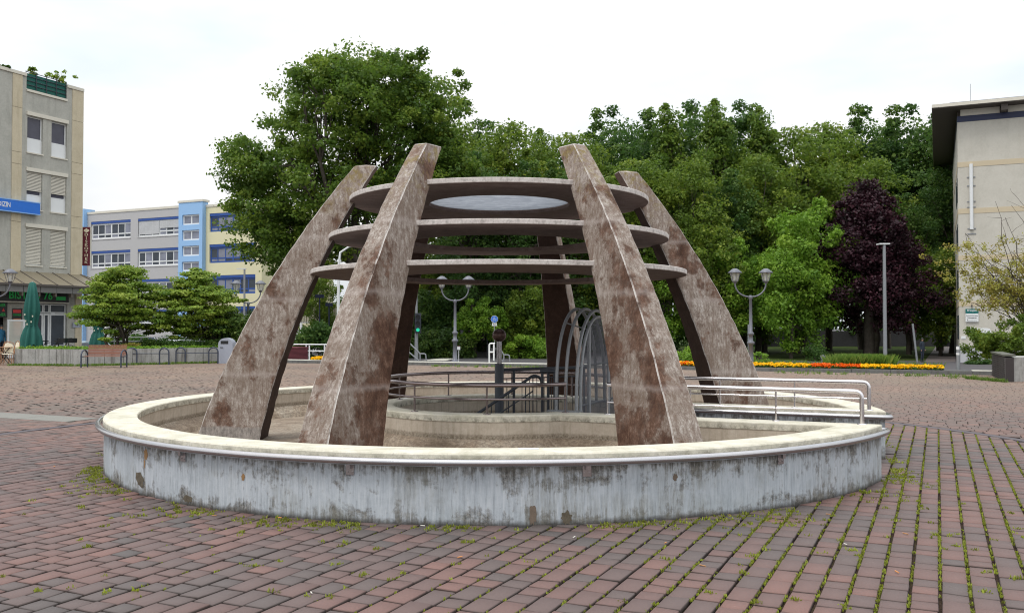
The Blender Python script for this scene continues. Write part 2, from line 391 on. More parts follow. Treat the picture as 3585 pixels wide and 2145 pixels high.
LM = {
 'oak': leaf_mat('oak_leaves', (.045, .095, .015), (.105, .18, .024), (.24, .3, .033), .42),
 'mid': leaf_mat('mid_green_leaves', (.055, .105, .016), (.125, .195, .025), (.27, .32, .035), .42),
 'dark': leaf_mat('dark_green_leaves', (.025, .065, .016), (.06, .125, .024), (.13, .2, .032), .4),
 'light': leaf_mat('light_green_leaves', (.08, .17, .018), (.16, .29, .028), (.26, .38, .04)),
 'purple': leaf_mat('purple_leaves', (.014, .005, .008), (.032, .009, .016), (.075, .022, .034), .2),
 'acer': leaf_mat('yellow_green_leaves', (.075, .15, .018), (.18, .27, .033), (.33, .39, .06)),
 'brown': leaf_mat('yellow_brown_leaves', (.22, .15, .035), (.33, .3, .06), (.36, .4, .09)),
 'hedge': leaf_mat('hedge_leaves', (.02, .05, .012), (.06, .115, .02), (.14, .19, .03)),
 'grass': leaf_mat('grass_blades', (.07, .14, .02), (.12, .21, .03), (.22, .28, .06)),
 'moss': leaf_mat('moss_tufts', (.11, .11, .02), (.22, .25, .03), (.34, .4, .04)),
 'yellow': leaf_mat('yellow_flowers', (.85, .38, .0), (.95, .55, .0), (1, .68, .02), .25),
 'orange': leaf_mat('orange_flowers', (.6, .06, .0), (.85, .14, .0), (.95, .25, .01), .25),
}
def paver_mat():
    x = N('clay_pavers'); r = x.attr('rnd')
    # patches of red and of grey-blue pavers, with some scatter
    geo = x.n('ShaderNodeNewGeometry')
    big = x.n('ShaderNodeTexNoise'); big.inputs['Scale'].default_value = .9; big.inputs['Detail'].default_value = 2; x.l(geo.outputs['Position'], big.inputs['Vector'])
    f = x.n('ShaderNodeTexNoise'); f.inputs['Scale'].default_value = 60; f.inputs['Detail'].default_value = 4; f.inputs['Roughness'].default_value = .8; x.l(geo.outputs['Position'], f.inputs['Vector'])
    m = x.n('ShaderNodeTexNoise'); m.inputs['Scale'].default_value = .35; m.inputs['Detail'].default_value = 5; x.l(geo.outputs['Position'], m.inputs['Vector'])
    c = x.ramp(r, [(.0, (.098, .086, .083)), (.25, (.118, .094, .089)), (.5, (.14, .097, .09)), (.75, (.162, .1, .09)), (1, (.2, .112, .096))])
    c = x.mix(x.ramp(f.outputs['Fac'], [(.35, .55), (.55, 0)]), c, x.mix(.5, c, (.06, .05, .05)))
    c = x.mix(x.ramp(f.outputs['Fac'], [(.62, 0), (.78, .4)]), c, (.33, .27, .25))
    # olive film over the far part of the square
    sep = x.n('ShaderNodeSeparateXYZ'); x.l(geo.outputs['Position'], sep.inputs[0])
    far = x.n('ShaderNodeMapRange'); far.inputs[1].default_value = 11; far.inputs[2].default_value = 26; x.l(sep.outputs['Y'], far.inputs[0])
    k = x.math('MULTIPLY', far.outputs[0], x.ramp(m.outputs['Fac'], [(.3, .5), (.6, 1)]))
    c = x.mix(x.math('MULTIPLY', k, .62), c, (.29, .215, .155))
    c = x.mix(x.attr('dirt'), c, (.022, .015, .012))
    x.col(c); x.bump(f.outputs['Fac'], .5, .003)
    return x.done(x.ramp(f.outputs['Fac'], [(.3, .55), (.7, .8)]), 0, .3)
M['paver'] = paver_mat()
def joint_mat():
    x = N('mossy_joint_soil'); a = x.noise(4, 5, .7); b = x.noise(60, 3, .7)
    c = x.ramp(b, [(.35, (.022, .014, .01)), (.6, (.065, .042, .03))])
    c = x.mix(x.ramp(a, [(.5, 0), (.66, .4)]), c, (.06, .065, .015)); x.col(c); x.bump(b, .6, .01); return x.done(.95, 0, .1)
M['joint'] = joint_mat()
def lawn_mat():
    x = N('shaded_lawn'); a = x.noise(.4, 6, .7); c = x.ramp(a, [(.35, (.03, .05, .012)), (.6, (.06, .085, .02))]); x.col(c); return x.done(.95, 0, .1)
M['lawn'] = lawn_mat()

# ------------------------------------------------------------------ site grid: everything is turned 25 degrees to the view
TH = R(25)
E2 = Vector((math.sin(TH), math.cos(TH), 0)); E1 = Vector((math.cos(TH), -math.sin(TH), 0))
C0 = Vector((-.17, 12.16, 0))       # centre of the fountain
AX = R(66.4); U = Vector((math.sin(AX), -math.cos(AX), 0)); Nn = Vector((math.cos(AX), math.sin(AX), 0))
def fp(u, n, z=0): return C0 + U*u + Nn*n + Vector((0, 0, z))

# kerb line at the far side of the square
KA = G(1430, 1277); KB = G(3450, 1312)
KD = (KB-KA).normalized(); KN = Vector((-KD.y, KD.x, 0))
FK = F(KA, KD, KN)

# ------------------------------------------------------------------ ground
# square: polar sheet round the fountain out to its edges
def plaza():
    n = 192; vs = []; fs = []
    for i in range(n):
        a = 2*PI*i/n; d = Vector((math.cos(a), math.sin(a), 0))
        best = 90
        t = (FK.O-C0).dot(KN)/d.dot(KN) if abs(d.dot(KN)) > 1e-6 else -1
        if 0 < t < best: best = t
        best = min(best, 90)
        phi = math.atan2(d.dot(Nn), d.dot(U))
        r0 = 4.6 if abs(phi) > R(13) else 4.6
        for r in (r0, 7, 12, 25, best):
            vs.append(C0 + d*min(r, best) + Vector((0, 0, -.026)))
    for i in range(n):
        j = (i+1) % n
        for k in range(4): fs.append((i*5+k, i*5+k+1, j*5+k+1, j*5+k))
    m = MB(); m.add(vs, fs)
    a = [fp(1.2, -.95, -.026), fp(4.75, -.95, -.026), fp(4.75, .95, -.026), fp(1.2, .95, -.026)]
    m.add([v-Vector((0, 0, .004)) for v in a], [(0, 1, 2, 3)])
    return m.build('square', M['joint'])
square = tag(plaza(), 'brick red and grey paved square surrounding the round fountain', 'paving', kind='structure')
lw = MB(); O = FK.p(0, 1.2, -.9)
lw.add([FK.p(-400, 1.2, -.9), FK.p(400, 1.2, -.9), FK.p(400, 900, -.9), FK.p(-400, 900, -.9)], [(0, 1, 2, 3)])
tag(lw.build('street', M['asphalt']), 'dark asphalt street lying lower behind the square', 'street', kind='structure')
m = MB(); m.box(-120, 120, .36, 1.2, -1.2, -.02, FK); tag(m.build('embankment', M['soil']), 'dark soil bank dropping behind the kerb', 'bank', kind='structure')
m = MB()
LA = G(2430, 1262, -.894); m.add([G(2330, 1262, -.894), G(3238, 1262, -.894), G(3275, 1215, -.894), G(3262, 1175, -.894), G(2250, 1160, -.894), G(2050, 1232, -.894)], [(0, 1, 2, 3, 4, 5)])
tag(m.build('lawn', M['lawn']), 'dim lawn under the park trees on the right', 'lawn', kind='structure')
m = MB(); m.add([G(3238, 1266, -.896), G(3345, 1266, -.896), G(3345, 1205, -.896), G(3275, 1205, -.896)], [(0, 1, 2, 3)])
tag(m.build('park_path', M['path']), 'dark path between lawn and cream building', 'path', kind='structure')

RC0 = Vector((-.3, 11.4, 0)); RR0, RR1 = 7.52, 7.69      # the ring is not quite concentric with the fountain
m = MB(); m.add([G(1475, 1262, -.893), G(1560, 1262, -.893), G(1640, 1244, -.893), G(1608, 1244, -.893)], [(0, 1, 2, 3)]); tag(m.build('pale_pavement', M['kerbwhite']), 'pale pavement strip crossing the street behind the kerb', 'pavement', kind='structure')
# dark paver ring and grey slab strip
m = MB(); n = 256; vs = []; fs = []
for i in range(n):
    a = 2*PI*i/n; d = Vector((math.cos(a), math.sin(a), 0))
    vs += [RC0+d*RR0+Vector((0, 0, -.02)), RC0+d*(RR0+.005)+Vector((0, 0, .001)), RC0+d*(RR1-.005)+Vector((0, 0, .001)), RC0+d*RR1+Vector((0, 0, -.02))]
for i in range(n):
    j = (i+1) % n
    for k in range(3): fs.append((i*4+k, i*4+k+1, j*4+k+1, j*4+k))
m.add(vs, fs); band = m.build('paving_ring', plain('dark_paver_band', (.085, .07, .078), .7, 0, .3, 12), square)
FS = F(G(0, 1452), E1, E2)
m = MB()
for i in range(-14, 2):
    x0 = -.3 + i*1.2
    m.box(x0, x0+1.19, -.33, .33, -.03, .003, FS)
strip = m.build('slab_strip', plain('pale_grey_slabs', (.19, .185, .165), .8, 0, .16, 2), square)

# ---- pavers
def pavers():
    rg = np.random.default_rng(11)
    quads = []  # a0,a1,b0,b1,zone
    e1 = np.array(E1[:2]); e2 = np.array(E2[:2]); c0 = np.array(C0[:2])
    c0a, c0b = c0@e1, c0@e2
    pitch = .165
    rc = np.array(RC0[:2])
    def grid(lo, hi, b0_, b1_, seed):
        out = []
        for ci in range(int(lo/pitch), int(hi/pitch)):
            a = ci*pitch; b = b0_+rg.random()*.3; L_ = []
            while b < b1_:
                l = rg.choice([.165, .165, .245, .28]); L_.append((b, l)); b += l
            L_ = np.array(L_); out.append(np.column_stack([np.full(len(L_), a), L_[:, 0], L_[:, 1]]))
        return np.vstack(out)
    A1 = grid(c0a-9.5, c0a+9.5, c0b-9.5, c0b+9.5, 0)         # inside the ring: rows run away from the camera
    A2 = grid(0, 46, -44, 30, 1)                     # outside: rows run across
    x1 = A1[:, 0]+pitch/2; y1 = A1[:, 1]+A1[:, 2]/2
    p1_ = np.outer(x1, e1)+np.outer(y1, e2); A1 = A1[np.hypot(*(p1_-rc).T) < RR0+.08]
    x2 = A2[:, 1]+A2[:, 2]/2; y2 = A2[:, 0]+pitch/2
    p2_ = np.outer(x2, e1)+np.outer(y2, e2)
    # the patch left in front of the slab strip keeps the inner direction
    A2 = A2[np.hypot(*(p2_-rc).T) > RR0+.08]
    nA = len(A1); A = np.vstack([A1, A2]); sw = np.arange(len(A)) >= nA
    a0, b0, ln = A[:, 0], A[:, 1], A[:, 2]
    ca = np.where(sw, b0+ln/2, a0+pitch/2); cb = np.where(sw, a0+pitch/2, b0+ln/2)
    X = ca*e1[0]+cb*e2[0]; Y = ca*e1[1]+cb*e2[1]
    kn = np.array(KN[:2]); ka = np.array(KA[:2])
    ok = (Y > .5) & (np.abs(X) < Y*.60+5) & (((X-ka[0])*kn[0]+(Y-ka[1])*kn[1]) < -.1)
    r = np.hypot(X-c0[0], Y-c0[1]); u = (X-c0[0])*U.x+(Y-c0[1])*U.y; nn = (X-c0[0])*Nn.x+(Y-c0[1])*Nn.y
    inp = (np.abs(nn) < .72) & (u > 1.5) & (u < 5)
    ok &= (r > 4.72) | inp
    r2 = np.hypot(X-rc[0], Y-rc[1])
    ok &= ~((r2 > RR0-.005) & (r2 < RR1+.01))
    # the grey slab strip
    fo = np.array(FS.O[:2]); fx = (X-fo[0])*e1[0]+(Y-fo[1])*e1[1]; fy = (X-fo[0])*e2[0]+(Y-fo[1])*e2[1]
    ok &= ~((np.abs(fy) < .39) & (fx < 2.1) & (r2 > 7.6))
    r = r2
    a0, b0, ln, X, Y, r, fy, sw = [q[ok] for q in (a0, b0, ln, X, Y, r, fy, sw)]
    n = len(a0)
    jb = np.where(r < 7.6, .0095, .005)                # half joints: wide lengthwise, narrow across
    jb = np.where((r < 7.6) & (X < -.5), .0095, jb)
    ja = np.where(r < 7.6, .0075, .0045)
    h = np.where(sw, (rg.random(n)-.5)*.003, (rg.random(n)-.5)*.006); tilt = (rg.random((n, 4))-.5)*.006
    tilt = tilt*(Y < 16)[:, None]
    def corner(sa, sb, ins):
        aa = np.where(sa < 0, a0+jb+ins, a0+pitch-jb-ins); bb = np.where(sb < 0, b0+ja+ins, b0+ln-ja-ins)
        return aa, bb
    V = np.zeros((n, 12, 3)); sg = [(-1, -1), (1, -1), (1, 1), (-1, 1)]
    jit = (rg.random((n, 4, 2))-.5)*.004
    for lv, (ins, dz) in enumerate(((.005, 0), (0, -.008), (-.001, -.032))):
        for k, (s1, s2) in enumerate(sg):
            aa, bb = corner(s1, s2, ins)
            aa, bb = np.where(sw, bb, aa), np.where(sw, aa, bb)
            aa = aa+jit[:, k, 0]; bb = bb+jit[:, k, 1]
            V[:, lv*4+k, 0] = aa*e1[0]+bb*e2[0]; V[:, lv*4+k, 1] = aa*e1[1]+bb*e2[1]; V[:, lv*4+k, 2] = h+tilt[:, k]+dz
    # trim to the ring on both sides
    d = V[:, :, :2]-rc; rr = np.linalg.norm(d, axis=2); inside = (r < 7.6)[:, None]
    tgt = np.where(inside, np.minimum(rr, RR0-.007), np.maximum(rr, RR1+.007))
    V[:, :, :2] = rc+d*(tgt/rr)[:, :, None]
    # colour value: patches plus scatter
    ph = np.sin(X*.9+1.3*np.sin(Y*.55))+np.sin(Y*1.1+X*.5+2)+.8*np.sin(X*2.3-Y*1.7)
    rnd = np.clip(.5+.11*ph+(rg.random(n)-.5)*.62, 0, 1)
    rnd = np.where(rg.random(n) < .09, rg.random(n), rnd)
    fc = np.array([(0, 1, 2, 3)]+[(4+k, 4+(k+1) % 4, (k+1) % 4, k) for k in range(4)]+[(8+k, 8+(k+1) % 4, 4+(k+1) % 4, 4+k) for k in range(4)])
    dirt = np.array([0.]*4+[.8]*4+[1.]*4)
    # the 300 that show largest: nearest to the camera inside the frame
    vis = (Y > 5.25) & (np.abs(X/Y) < .555)
    dist = np.where(vis, np.hypot(X, Y), 1e9); near = np.argsort(dist)[:298]
    isn = np.zeros(n, bool); isn[near] = True
    rest = np.where(~isn)[0]
    vv = V[rest].reshape(-1, 3); ff = (fc[None]+(np.arange(len(rest))*12)[:, None, None]).reshape(-1, 4)
    o = npmesh('paver_field', vv, ff, M['paver'], square, {'rnd': np.repeat(rnd[rest], 12), 'dirt': np.tile(dirt, len(rest))}); o['kind'] = 'stuff'
    for i in near:
        c = np.array([X[i], Y[i], 0]); me_v = V[i]-c
        p = npmesh('paver', me_v, fc, M['paver'], square, {'rnd': np.full(12, rnd[i]), 'dirt': dirt}); p.location = c
    # small dark gaps left at paver corners in the outer left field
    return n
pavers()
# dark square gaps between the notched pavers of the outer field, left and behind
def gaps():
    rg = np.random.default_rng(5); n = 5200
    Y = 12+rg.random(n)**1.1*24; X = -Y*.58+rg.random(n)*(Y*.58+1.5)
    a = X*E1.x+Y*E1.y; b = X*E2.x+Y*E2.y
    a = np.round(a/.33)*.33+(rg.random(n)-.5)*.12; b = np.round(b/.165)*.165
    X = a*E1.x+b*E2.x; Y = a*E1.y+b*E2.y
    r = np.hypot(X-RC0.x, Y-RC0.y); fy = (X-FS.O.x)*E2.x+(Y-FS.O.y)*E2.y
    ok = (r > 7.8) & (fy > .5) & (((X-KA.x)*KN.x+(Y-KA.y)*KN.y) < -.5) & (X < 1.5)
    X, Y = X[ok], Y[ok]; n = len(X); s = .018+rg.random(n)*.016
    V = np.zeros((n, 4, 3)); k4 = [(-1, -1), (1, -1), (1, 1), (-1, 1)]
    for k, (p, q) in enumerate(k4):
        V[:, k, 0] = X+(p*E1.x+q*E2.x)*s; V[:, k, 1] = Y+(p*E1.y+q*E2.y)*s*1.2; V[:, k, 2] = .0075
    o = npmesh('corner_gaps', V.reshape(-1, 3), np.arange(n*4).reshape(-1, 4), plain('dark_gap', (.03, .02, .018), .95), square); o['kind'] = 'stuff'
gaps()

# ------------------------------------------------------------------ moss and weeds
def blades(name, pts, hmin, hmax, wid, mat, parent=None, spread=.012, nb=5, seed=3, up=1.0):
    rg = np.random.default_rng(seed); n = len(pts)*nb
    p = np.repeat(pts, nb, axis=0)+np.column_stack([(rg.random((n, 2))-.5)*2*spread, np.zeros(n)])
    ang = rg.random(n)*2*PI; h = hmin+(hmax-hmin)*rg.random(n); lean = (rg.random(n)*.9)*h/up
    dx, dy = np.cos(ang), np.sin(ang); w = wid*(.6+.8*rg.random(n))
    V = np.zeros((n, 4, 3))
    V[:, 0] = p+np.column_stack([-dy*w, dx*w, 0*w]); V[:, 1] = p+np.column_stack([dy*w, -dx*w, 0*w])
    mid = p+np.column_stack([dx*lean*.5, dy*lean*.5, h*.7]); V[:, 2] = mid+np.column_stack([dy*w, -dx*w, 0*w])
    V[:, 3] = p+np.column_stack([dx*lean, dy*lean, h])
    o = npmesh(name, V.reshape(-1, 3), np.arange(n*4).reshape(-1, 4), mat, parent,
               {'rnd': np.repeat(rg.random(n), 4), 'clump': np.repeat(np.repeat(rg.random(len(pts)), nb), 4)})
    return o
def moss():
    rg = np.random.default_rng(21); pts = []
    e1, e2 = np.array(E1[:2]), np.array(E2[:2])
    c0a = np.array(C0[:2])@e1
    for ci in range(int(-6/.165), int(16/.165)):
        a = ci*.165
        k = 1150
        b = rg.random(k)*17.5-1
        X = a*e1[0]+b*e2[0]; Y = a*e1[1]+b*e2[1]
        r = np.hypot(X-C0.x, Y-C0.y)
        ph = .5+.28*np.sin(b*1.9+ci*1.7)+.28*np.sin(b*4.7+ci*.9+X)+.2*np.sin(b*11+ci)
        side = np.clip((X+1.2)/3.6, 0, 1)**1.3
        dens = np.clip(ph, 0, 1)*(.03+.97*side)
        dens *= np.where(Y > 11.5, .6, 1)
        ok = (rg.random(k) < dens*.9) & (Y > 4.9) & (np.abs(X) < Y*.58) & (r > 4.82) & (np.hypot(X-RC0.x, Y-RC0.y) < 7.5) & (Y < 15)
        pts.append(np.column_stack([X[ok], Y[ok], np.full(ok.sum(), -.010)]))
    p = np.vstack(pts)
    o = blades('moss', p, .010, .022, .005, LM['moss'], None, .008, 4, 4, 1)
    tag(o, 'yellow green moss growing in the joints between the pavers', 'moss', kind='stuff')
    # weeds hugging the foot of the wall and scattered tufts
    q = []
    for i in range(2600):
        phi = rg.random()*2*PI
        d = np.array([math.cos(phi), math.sin(phi)]); rr = 4.82+abs(rg.normal())*(.09+.1*(math.sin(phi*5)+1))
        x, y = C0.x+d[0]*rr, C0.y+d[1]*rr
        ph = math.sin(phi*9)+math.sin(phi*23+1)+.5*math.sin(phi*41)
        if ph < -1.0+rg.random()*1.6 or y > 13: continue
        q.append((x, y, -.005))
    for i in range(260):
        x = (rg.random()-.5)*9; y = 5.2+rg.random()*6
        if math.hypot(x-C0.x, y-C0.y) < 4.9: continue
        for _ in range(rg.integers(1, 4)): q.append((x+rg.normal()*.02, y+rg.normal()*.012, -.005))
    o = blades('weeds', np.array(q), .006, .03, .0055, LM['moss'], None, .022, 9, 9, 1)
    tag(o, 'small green weeds along the foot of the fountain wall and between pavers', 'weeds', kind='stuff')
moss()
def litter():
    rg = random.Random(3); mm = [plain('butt_orange', (.6, .25, .08), .8), plain('butt_white', (.65, .62, .56), .8), plain('dry_leaf', (.4, .2, .08), .8)]
    sp = [(1610, 1950), (2010, 1880), (2555, 1803), (540, 1640), (1010, 1600), (750, 1805), (980, 1812), (1090, 2075), (3170, 1868), (3140, 2002), (2960, 1905), (2900, 1800), (2330, 1900), (1480, 1840), (2460, 1980), (190, 1632)]
    for i, (px, py) in enumerate(sp):
        g = G(px, py, .004); m = MB(); a = rg.random()*PI; l = .012+rg.random()*.016
        d = Vector((math.cos(a), math.sin(a), 0)); m.tube([g-d*l+Vector((0, 0, .004)), g+d*l+Vector((0, 0, .004))], .004, 6)
        o = m.build('litter', mm[i % 3])
        tag(o, 'tiny scrap of litter or dry leaf lying loose on the red pavers', 'litter', 'scraps on the pavers')
litter()

# ------------------------------------------------------------------ fountain basin
RO, RI, PW, PB, RC, RP = 4.8, 4.46, .80, 1.10, 1.68, 1.40
ZT, ZC = .577, .498
def contour():
    """pairs (outer/passage/pit side, basin side) around the closed C-shaped wall"""
    pr = []
    n = 150
    f0, g0 = math.asin(PW/RO), math.asin(PB/RI)
    for i in range(n+1):
        t = i/n; a = f0+(2*PI-2*f0)*t; b = g0+(2*PI-2*g0)*t
        pr.append(((RO*math.cos(a), RO*math.sin(a)), (RI*math.cos(b), RI*math.sin(b)), 'o'))
    u0, u1 = math.sqrt(RO*RO-PW*PW), math.sqrt(RP*RP-PW*PW); v0, v1 = math.sqrt(RI*RI-PB*PB), math.sqrt(RC*RC-PB*PB)
    for i in range(1, 12):
        t = i/12; pr.append(((u0+(u1-u0)*t, -PW), (v0+(v1-v0)*t, -PB), 'p'))
    f1, g1 = math.asin(PW/RP), math.asin(PB/RC)
    for i in range(61):
        t = i/60; a = -f1-(2*PI-2*f1)*t; b = -g1-(2*PI-2*g1)*t
        pr.append(((RP*math.cos(a), RP*math.sin(a)), (RC*math.cos(b), RC*math.sin(b)), 'c'))
    for i in range(1, 12):
        t = i/12; pr.append(((u1+(u0-u1)*t, PW), (v1+(v0-v1)*t, PB), 'p'))
    return pr
PR = contour()
def loft(prof, name, mats, mfun, parent, smooth=False):
    """prof: list of (side, offset, z): side 0 = outer contour, 1 = basin contour, offset away from the wall's core"""
    m = MB(); n = len(PR); rows = []
    cen = [(Vector((a[0]+b[0], a[1]+b[1]))/2) for a, b, _ in PR]
    vs = []
    for i, (a, b, k) in enumerate(PR):
        a2, b2 = Vector(a), Vector(b); d = (a2-b2).normalized()
        for (sd, off, z) in prof:
            q = a2+d*off if sd == 0 else b2-d*off
            vs.append(fp(q.x, q.y, z))
    K = len(prof); fs = []; mi = []
    for i in range(n):
        j = (i+1) % n
        for k in range(K-1):
            fs.append((i*K+k, j*K+k, j*K+k+1, i*K+k+1)); mi.append(mfun(PR[i][2], k))
    m.add(vs, fs); m.m = mi
    return m.build(name, mats, parent)
fountain = empty('fountain', C0, 0, 'dry round fountain basin, pale blue outside, with a walkway cut into its right side', 'fountain')
def attach(o, root):
    o.parent = root; o.matrix_parent_inverse = Matrix.Translation(-Vector(root.location)); return o
def place(o, root):   # mesh made in world coordinates hung under a located root
    o.parent = root; o.location = -Vector(root.location); return o
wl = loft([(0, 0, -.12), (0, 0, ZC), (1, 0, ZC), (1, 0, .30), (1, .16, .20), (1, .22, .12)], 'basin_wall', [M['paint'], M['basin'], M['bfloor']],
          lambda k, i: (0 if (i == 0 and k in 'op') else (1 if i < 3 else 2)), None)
place(wl, fountain)
cpn = loft([(0, .004, ZC), (0, .012, ZC+.008), (0, .012, ZT-.012), (0, .0, ZT), (1, .0, ZT), (1, .010, ZT-.01), (1, .010, ZC+.004), (1, .002, ZC)], 'coping', [M['coping']], lambda k, i: 0, None)
place(cpn, fountain)
# basin floor ring
m = MB(); vs = []; fs = []
n = 96
for i in range(n):
    a = 2*PI*i/n
    for r in (1.5, 2.6, 3.6, 4.4): vs.append(C0+Vector((r*math.cos(a), r*math.sin(a), .135)))
for i in range(n):
    j = (i+1) % n
    mid = C0+Vector((3*math.cos(2*PI*(i+.5)/n), 3*math.sin(2*PI*(i+.5)/n), 0)); d = (mid-C0).normalized()
    for k in range(3):
        q = (i*4+k, i*4+k+1, j*4+k+1, j*4+k)
        cc = sum((Vector(vs[t]) for t in q), Vector())/4-C0
        if cc.dot(U) > 0 and abs(cc.dot(Nn)) < .86: continue
        fs.append(q)
m.add(vs, fs); place(m.build('basin_floor', M['bfloor']), fountain)
# pit lining and its floor
m = MB(); n = 64; vs = []
for i in range(n+1):
    a = math.asin(PW/RP)+(2*PI-2*math.asin(PW/RP))*i/n
    for z in (ZC-.002, -.3, -2.6): vs.append(fp((RP+.001)*math.cos(a), (RP+.001)*math.sin(a), z))
m.add(vs, [(i*3+k, (i+1)*3+k, (i+1)*3+k+1, i*3+k+1) for i in range(n) for k in range(2)], 0, True)
place(m.build('pit_lining', M['pitwall']), fountain)
m = MB(); m.lathe(C0+Vector((0, 0, -2.6)), [(0.001, 0), (1.6, 0)], 32); place(m.build('pit_floor', M['pitwall']), fountain)
# stairs down inside the pit
for i in range(9):
    m = MB(); m.box(1.15-.28*(i+1), 1.15-.28*i, -.7, .7, -.17*(i+1)-.05, -.17*(i+1), F(C0, U, Nn)); o = m.build('step', M['pitwall']); place(o, fountain)
# round chrome bumper pipe outside the wall and into the passage
RB = 4.862
def bumper():
    pts = []; f0 = math.asin((PW-.13)/RB)
    def arc(c, r, a0, a1, k): return [(c[0]+r*math.cos(a0+(a1-a0)*i/k), c[1]+r*math.sin(a0+(a1-a0)*i/k)) for i in range(k+1)]
    n = 160; fa = math.asin((PW+.02)/RB)
    pts += [(1.6+i*.4, PW-.075) for i in range(8)]
    ue = math.sqrt(RB**2-(PW+.02)**2)
    pts += [(ue-.1, PW-.075), (ue-.035, PW-.065), (ue+.0, PW-.03)]
    pts += [(RB*math.cos(fa+(2*PI-2*fa)*i/n), RB*math.sin(fa+(2*PI-2*fa)*i/n)) for i in range(n+1)]
    pts += [(ue+.0, -PW+.03), (ue-.035, -PW+.065), (ue-.1, -PW+.075)]
    pts += [(1.6+i*.4, -PW+.075) for i in range(8)][::-1]
    m = MB(); m.tube([fp(a, b, .508) for a, b in pts], .031, 12); return m.build('bumper_rail', M['steeldull'])
bump = bumper(); place(bump, fountain)
def brackets():
    def az(px, py=1650):
        best = None
        for i in range(3600):
            a = 2*PI*i/3600; q = C0+Vector((RO*math.cos(a), RO*math.sin(a), .4)); 
            if q.y > 12: continue
            x = CX+FPX*q.x/q.y
            if best is None or abs(x-px) < best[0]: best = (abs(x-px), a)
        return best[1]
    first = None
    for px in (647, 1229, 2054, 2727, 3064, 412):
        a = az(px); e = Vector((math.cos(a), math.sin(a), 0)); t = Vector((-e.y, e.x, 0))
        o_ = MB()
        if first is None:
            m = MB(); fr = F((0, 0, 0), (0, 1, 0), (1, 0, 0))
            m.box(-.036, .036, .001, .011, .385, .5, fr); m.box(-.016, .016, .011, .05, .44, .5, fr)
            for x, z in ((-.022, .41), (.022, .41)): m.box(x-.006, x+.006, .011, .018, z-.006, z+.006, fr)
            first = m.build('bracket', M['steeldull']); o = first
        else:
            o = first.copy(); COL.objects.link(o)
        o.parent = bump; o.location = C0+e*(RO) ; o.rotation_euler = (0, 0, a)
brackets()
def chips():
    rg = random.Random(2)
    for px, py, w, h, c in ((433, 1658, .035, .075, 0), (495, 1676, .1, .075, 0), (515, 1590, .035, .05, 1), (662, 1745, .07, .03, 0), (1865, 1800, .03, .085, 2), (1983, 1812, .045, .06, 0), (512, 1620, .015, .05, 1), (855, 1670, .02, .03, 1), (2360, 1668, .025, .03, 2), (640, 1560, .04, .03, 0)):
        best = None
        for i in range(7200):
            a = 2*PI*i/7200; q = C0+Vector((RO*math.cos(a), RO*math.sin(a), 0))
            if q.y > 12.3: continue
            x = CX+FPX*q.x/q.y
            if best is None or abs(x-px) < best[0]: best = (abs(x-px), a, q.y)
        a = best[1]; z = P(px, py, best[2]).z; n = 18; m = MB(); vs = []
        for k in range(n):
            t = 2*PI*k/n; r = .7+.5*rg.random(); aa = a+w*r*math.cos(t)/RO; vs.append(C0+Vector(((RO+.0025)*math.cos(aa), (RO+.0025)*math.sin(aa), max(.0, z+h*r*math.sin(t)))))
        vs.append(C0+Vector(((RO+.0025)*math.cos(a), (RO+.0025)*math.sin(a), z)))
        m.add(vs, [(k, (k+1) % n, n) for k in range(n)]); place(m.build('paint_chip', CH[c]), fountain)
CH = [concrete('bare_wall', (.05, .042, .03), (.11, .09, .065), (.19, .16, .12), amt=.6, scale=14), plain('rusty_chip', (.3, .17, .07), .85, 0, .4, 20), plain('brown_chip', (.16, .12, .09), .9, 0, .4, 20)]
chips()
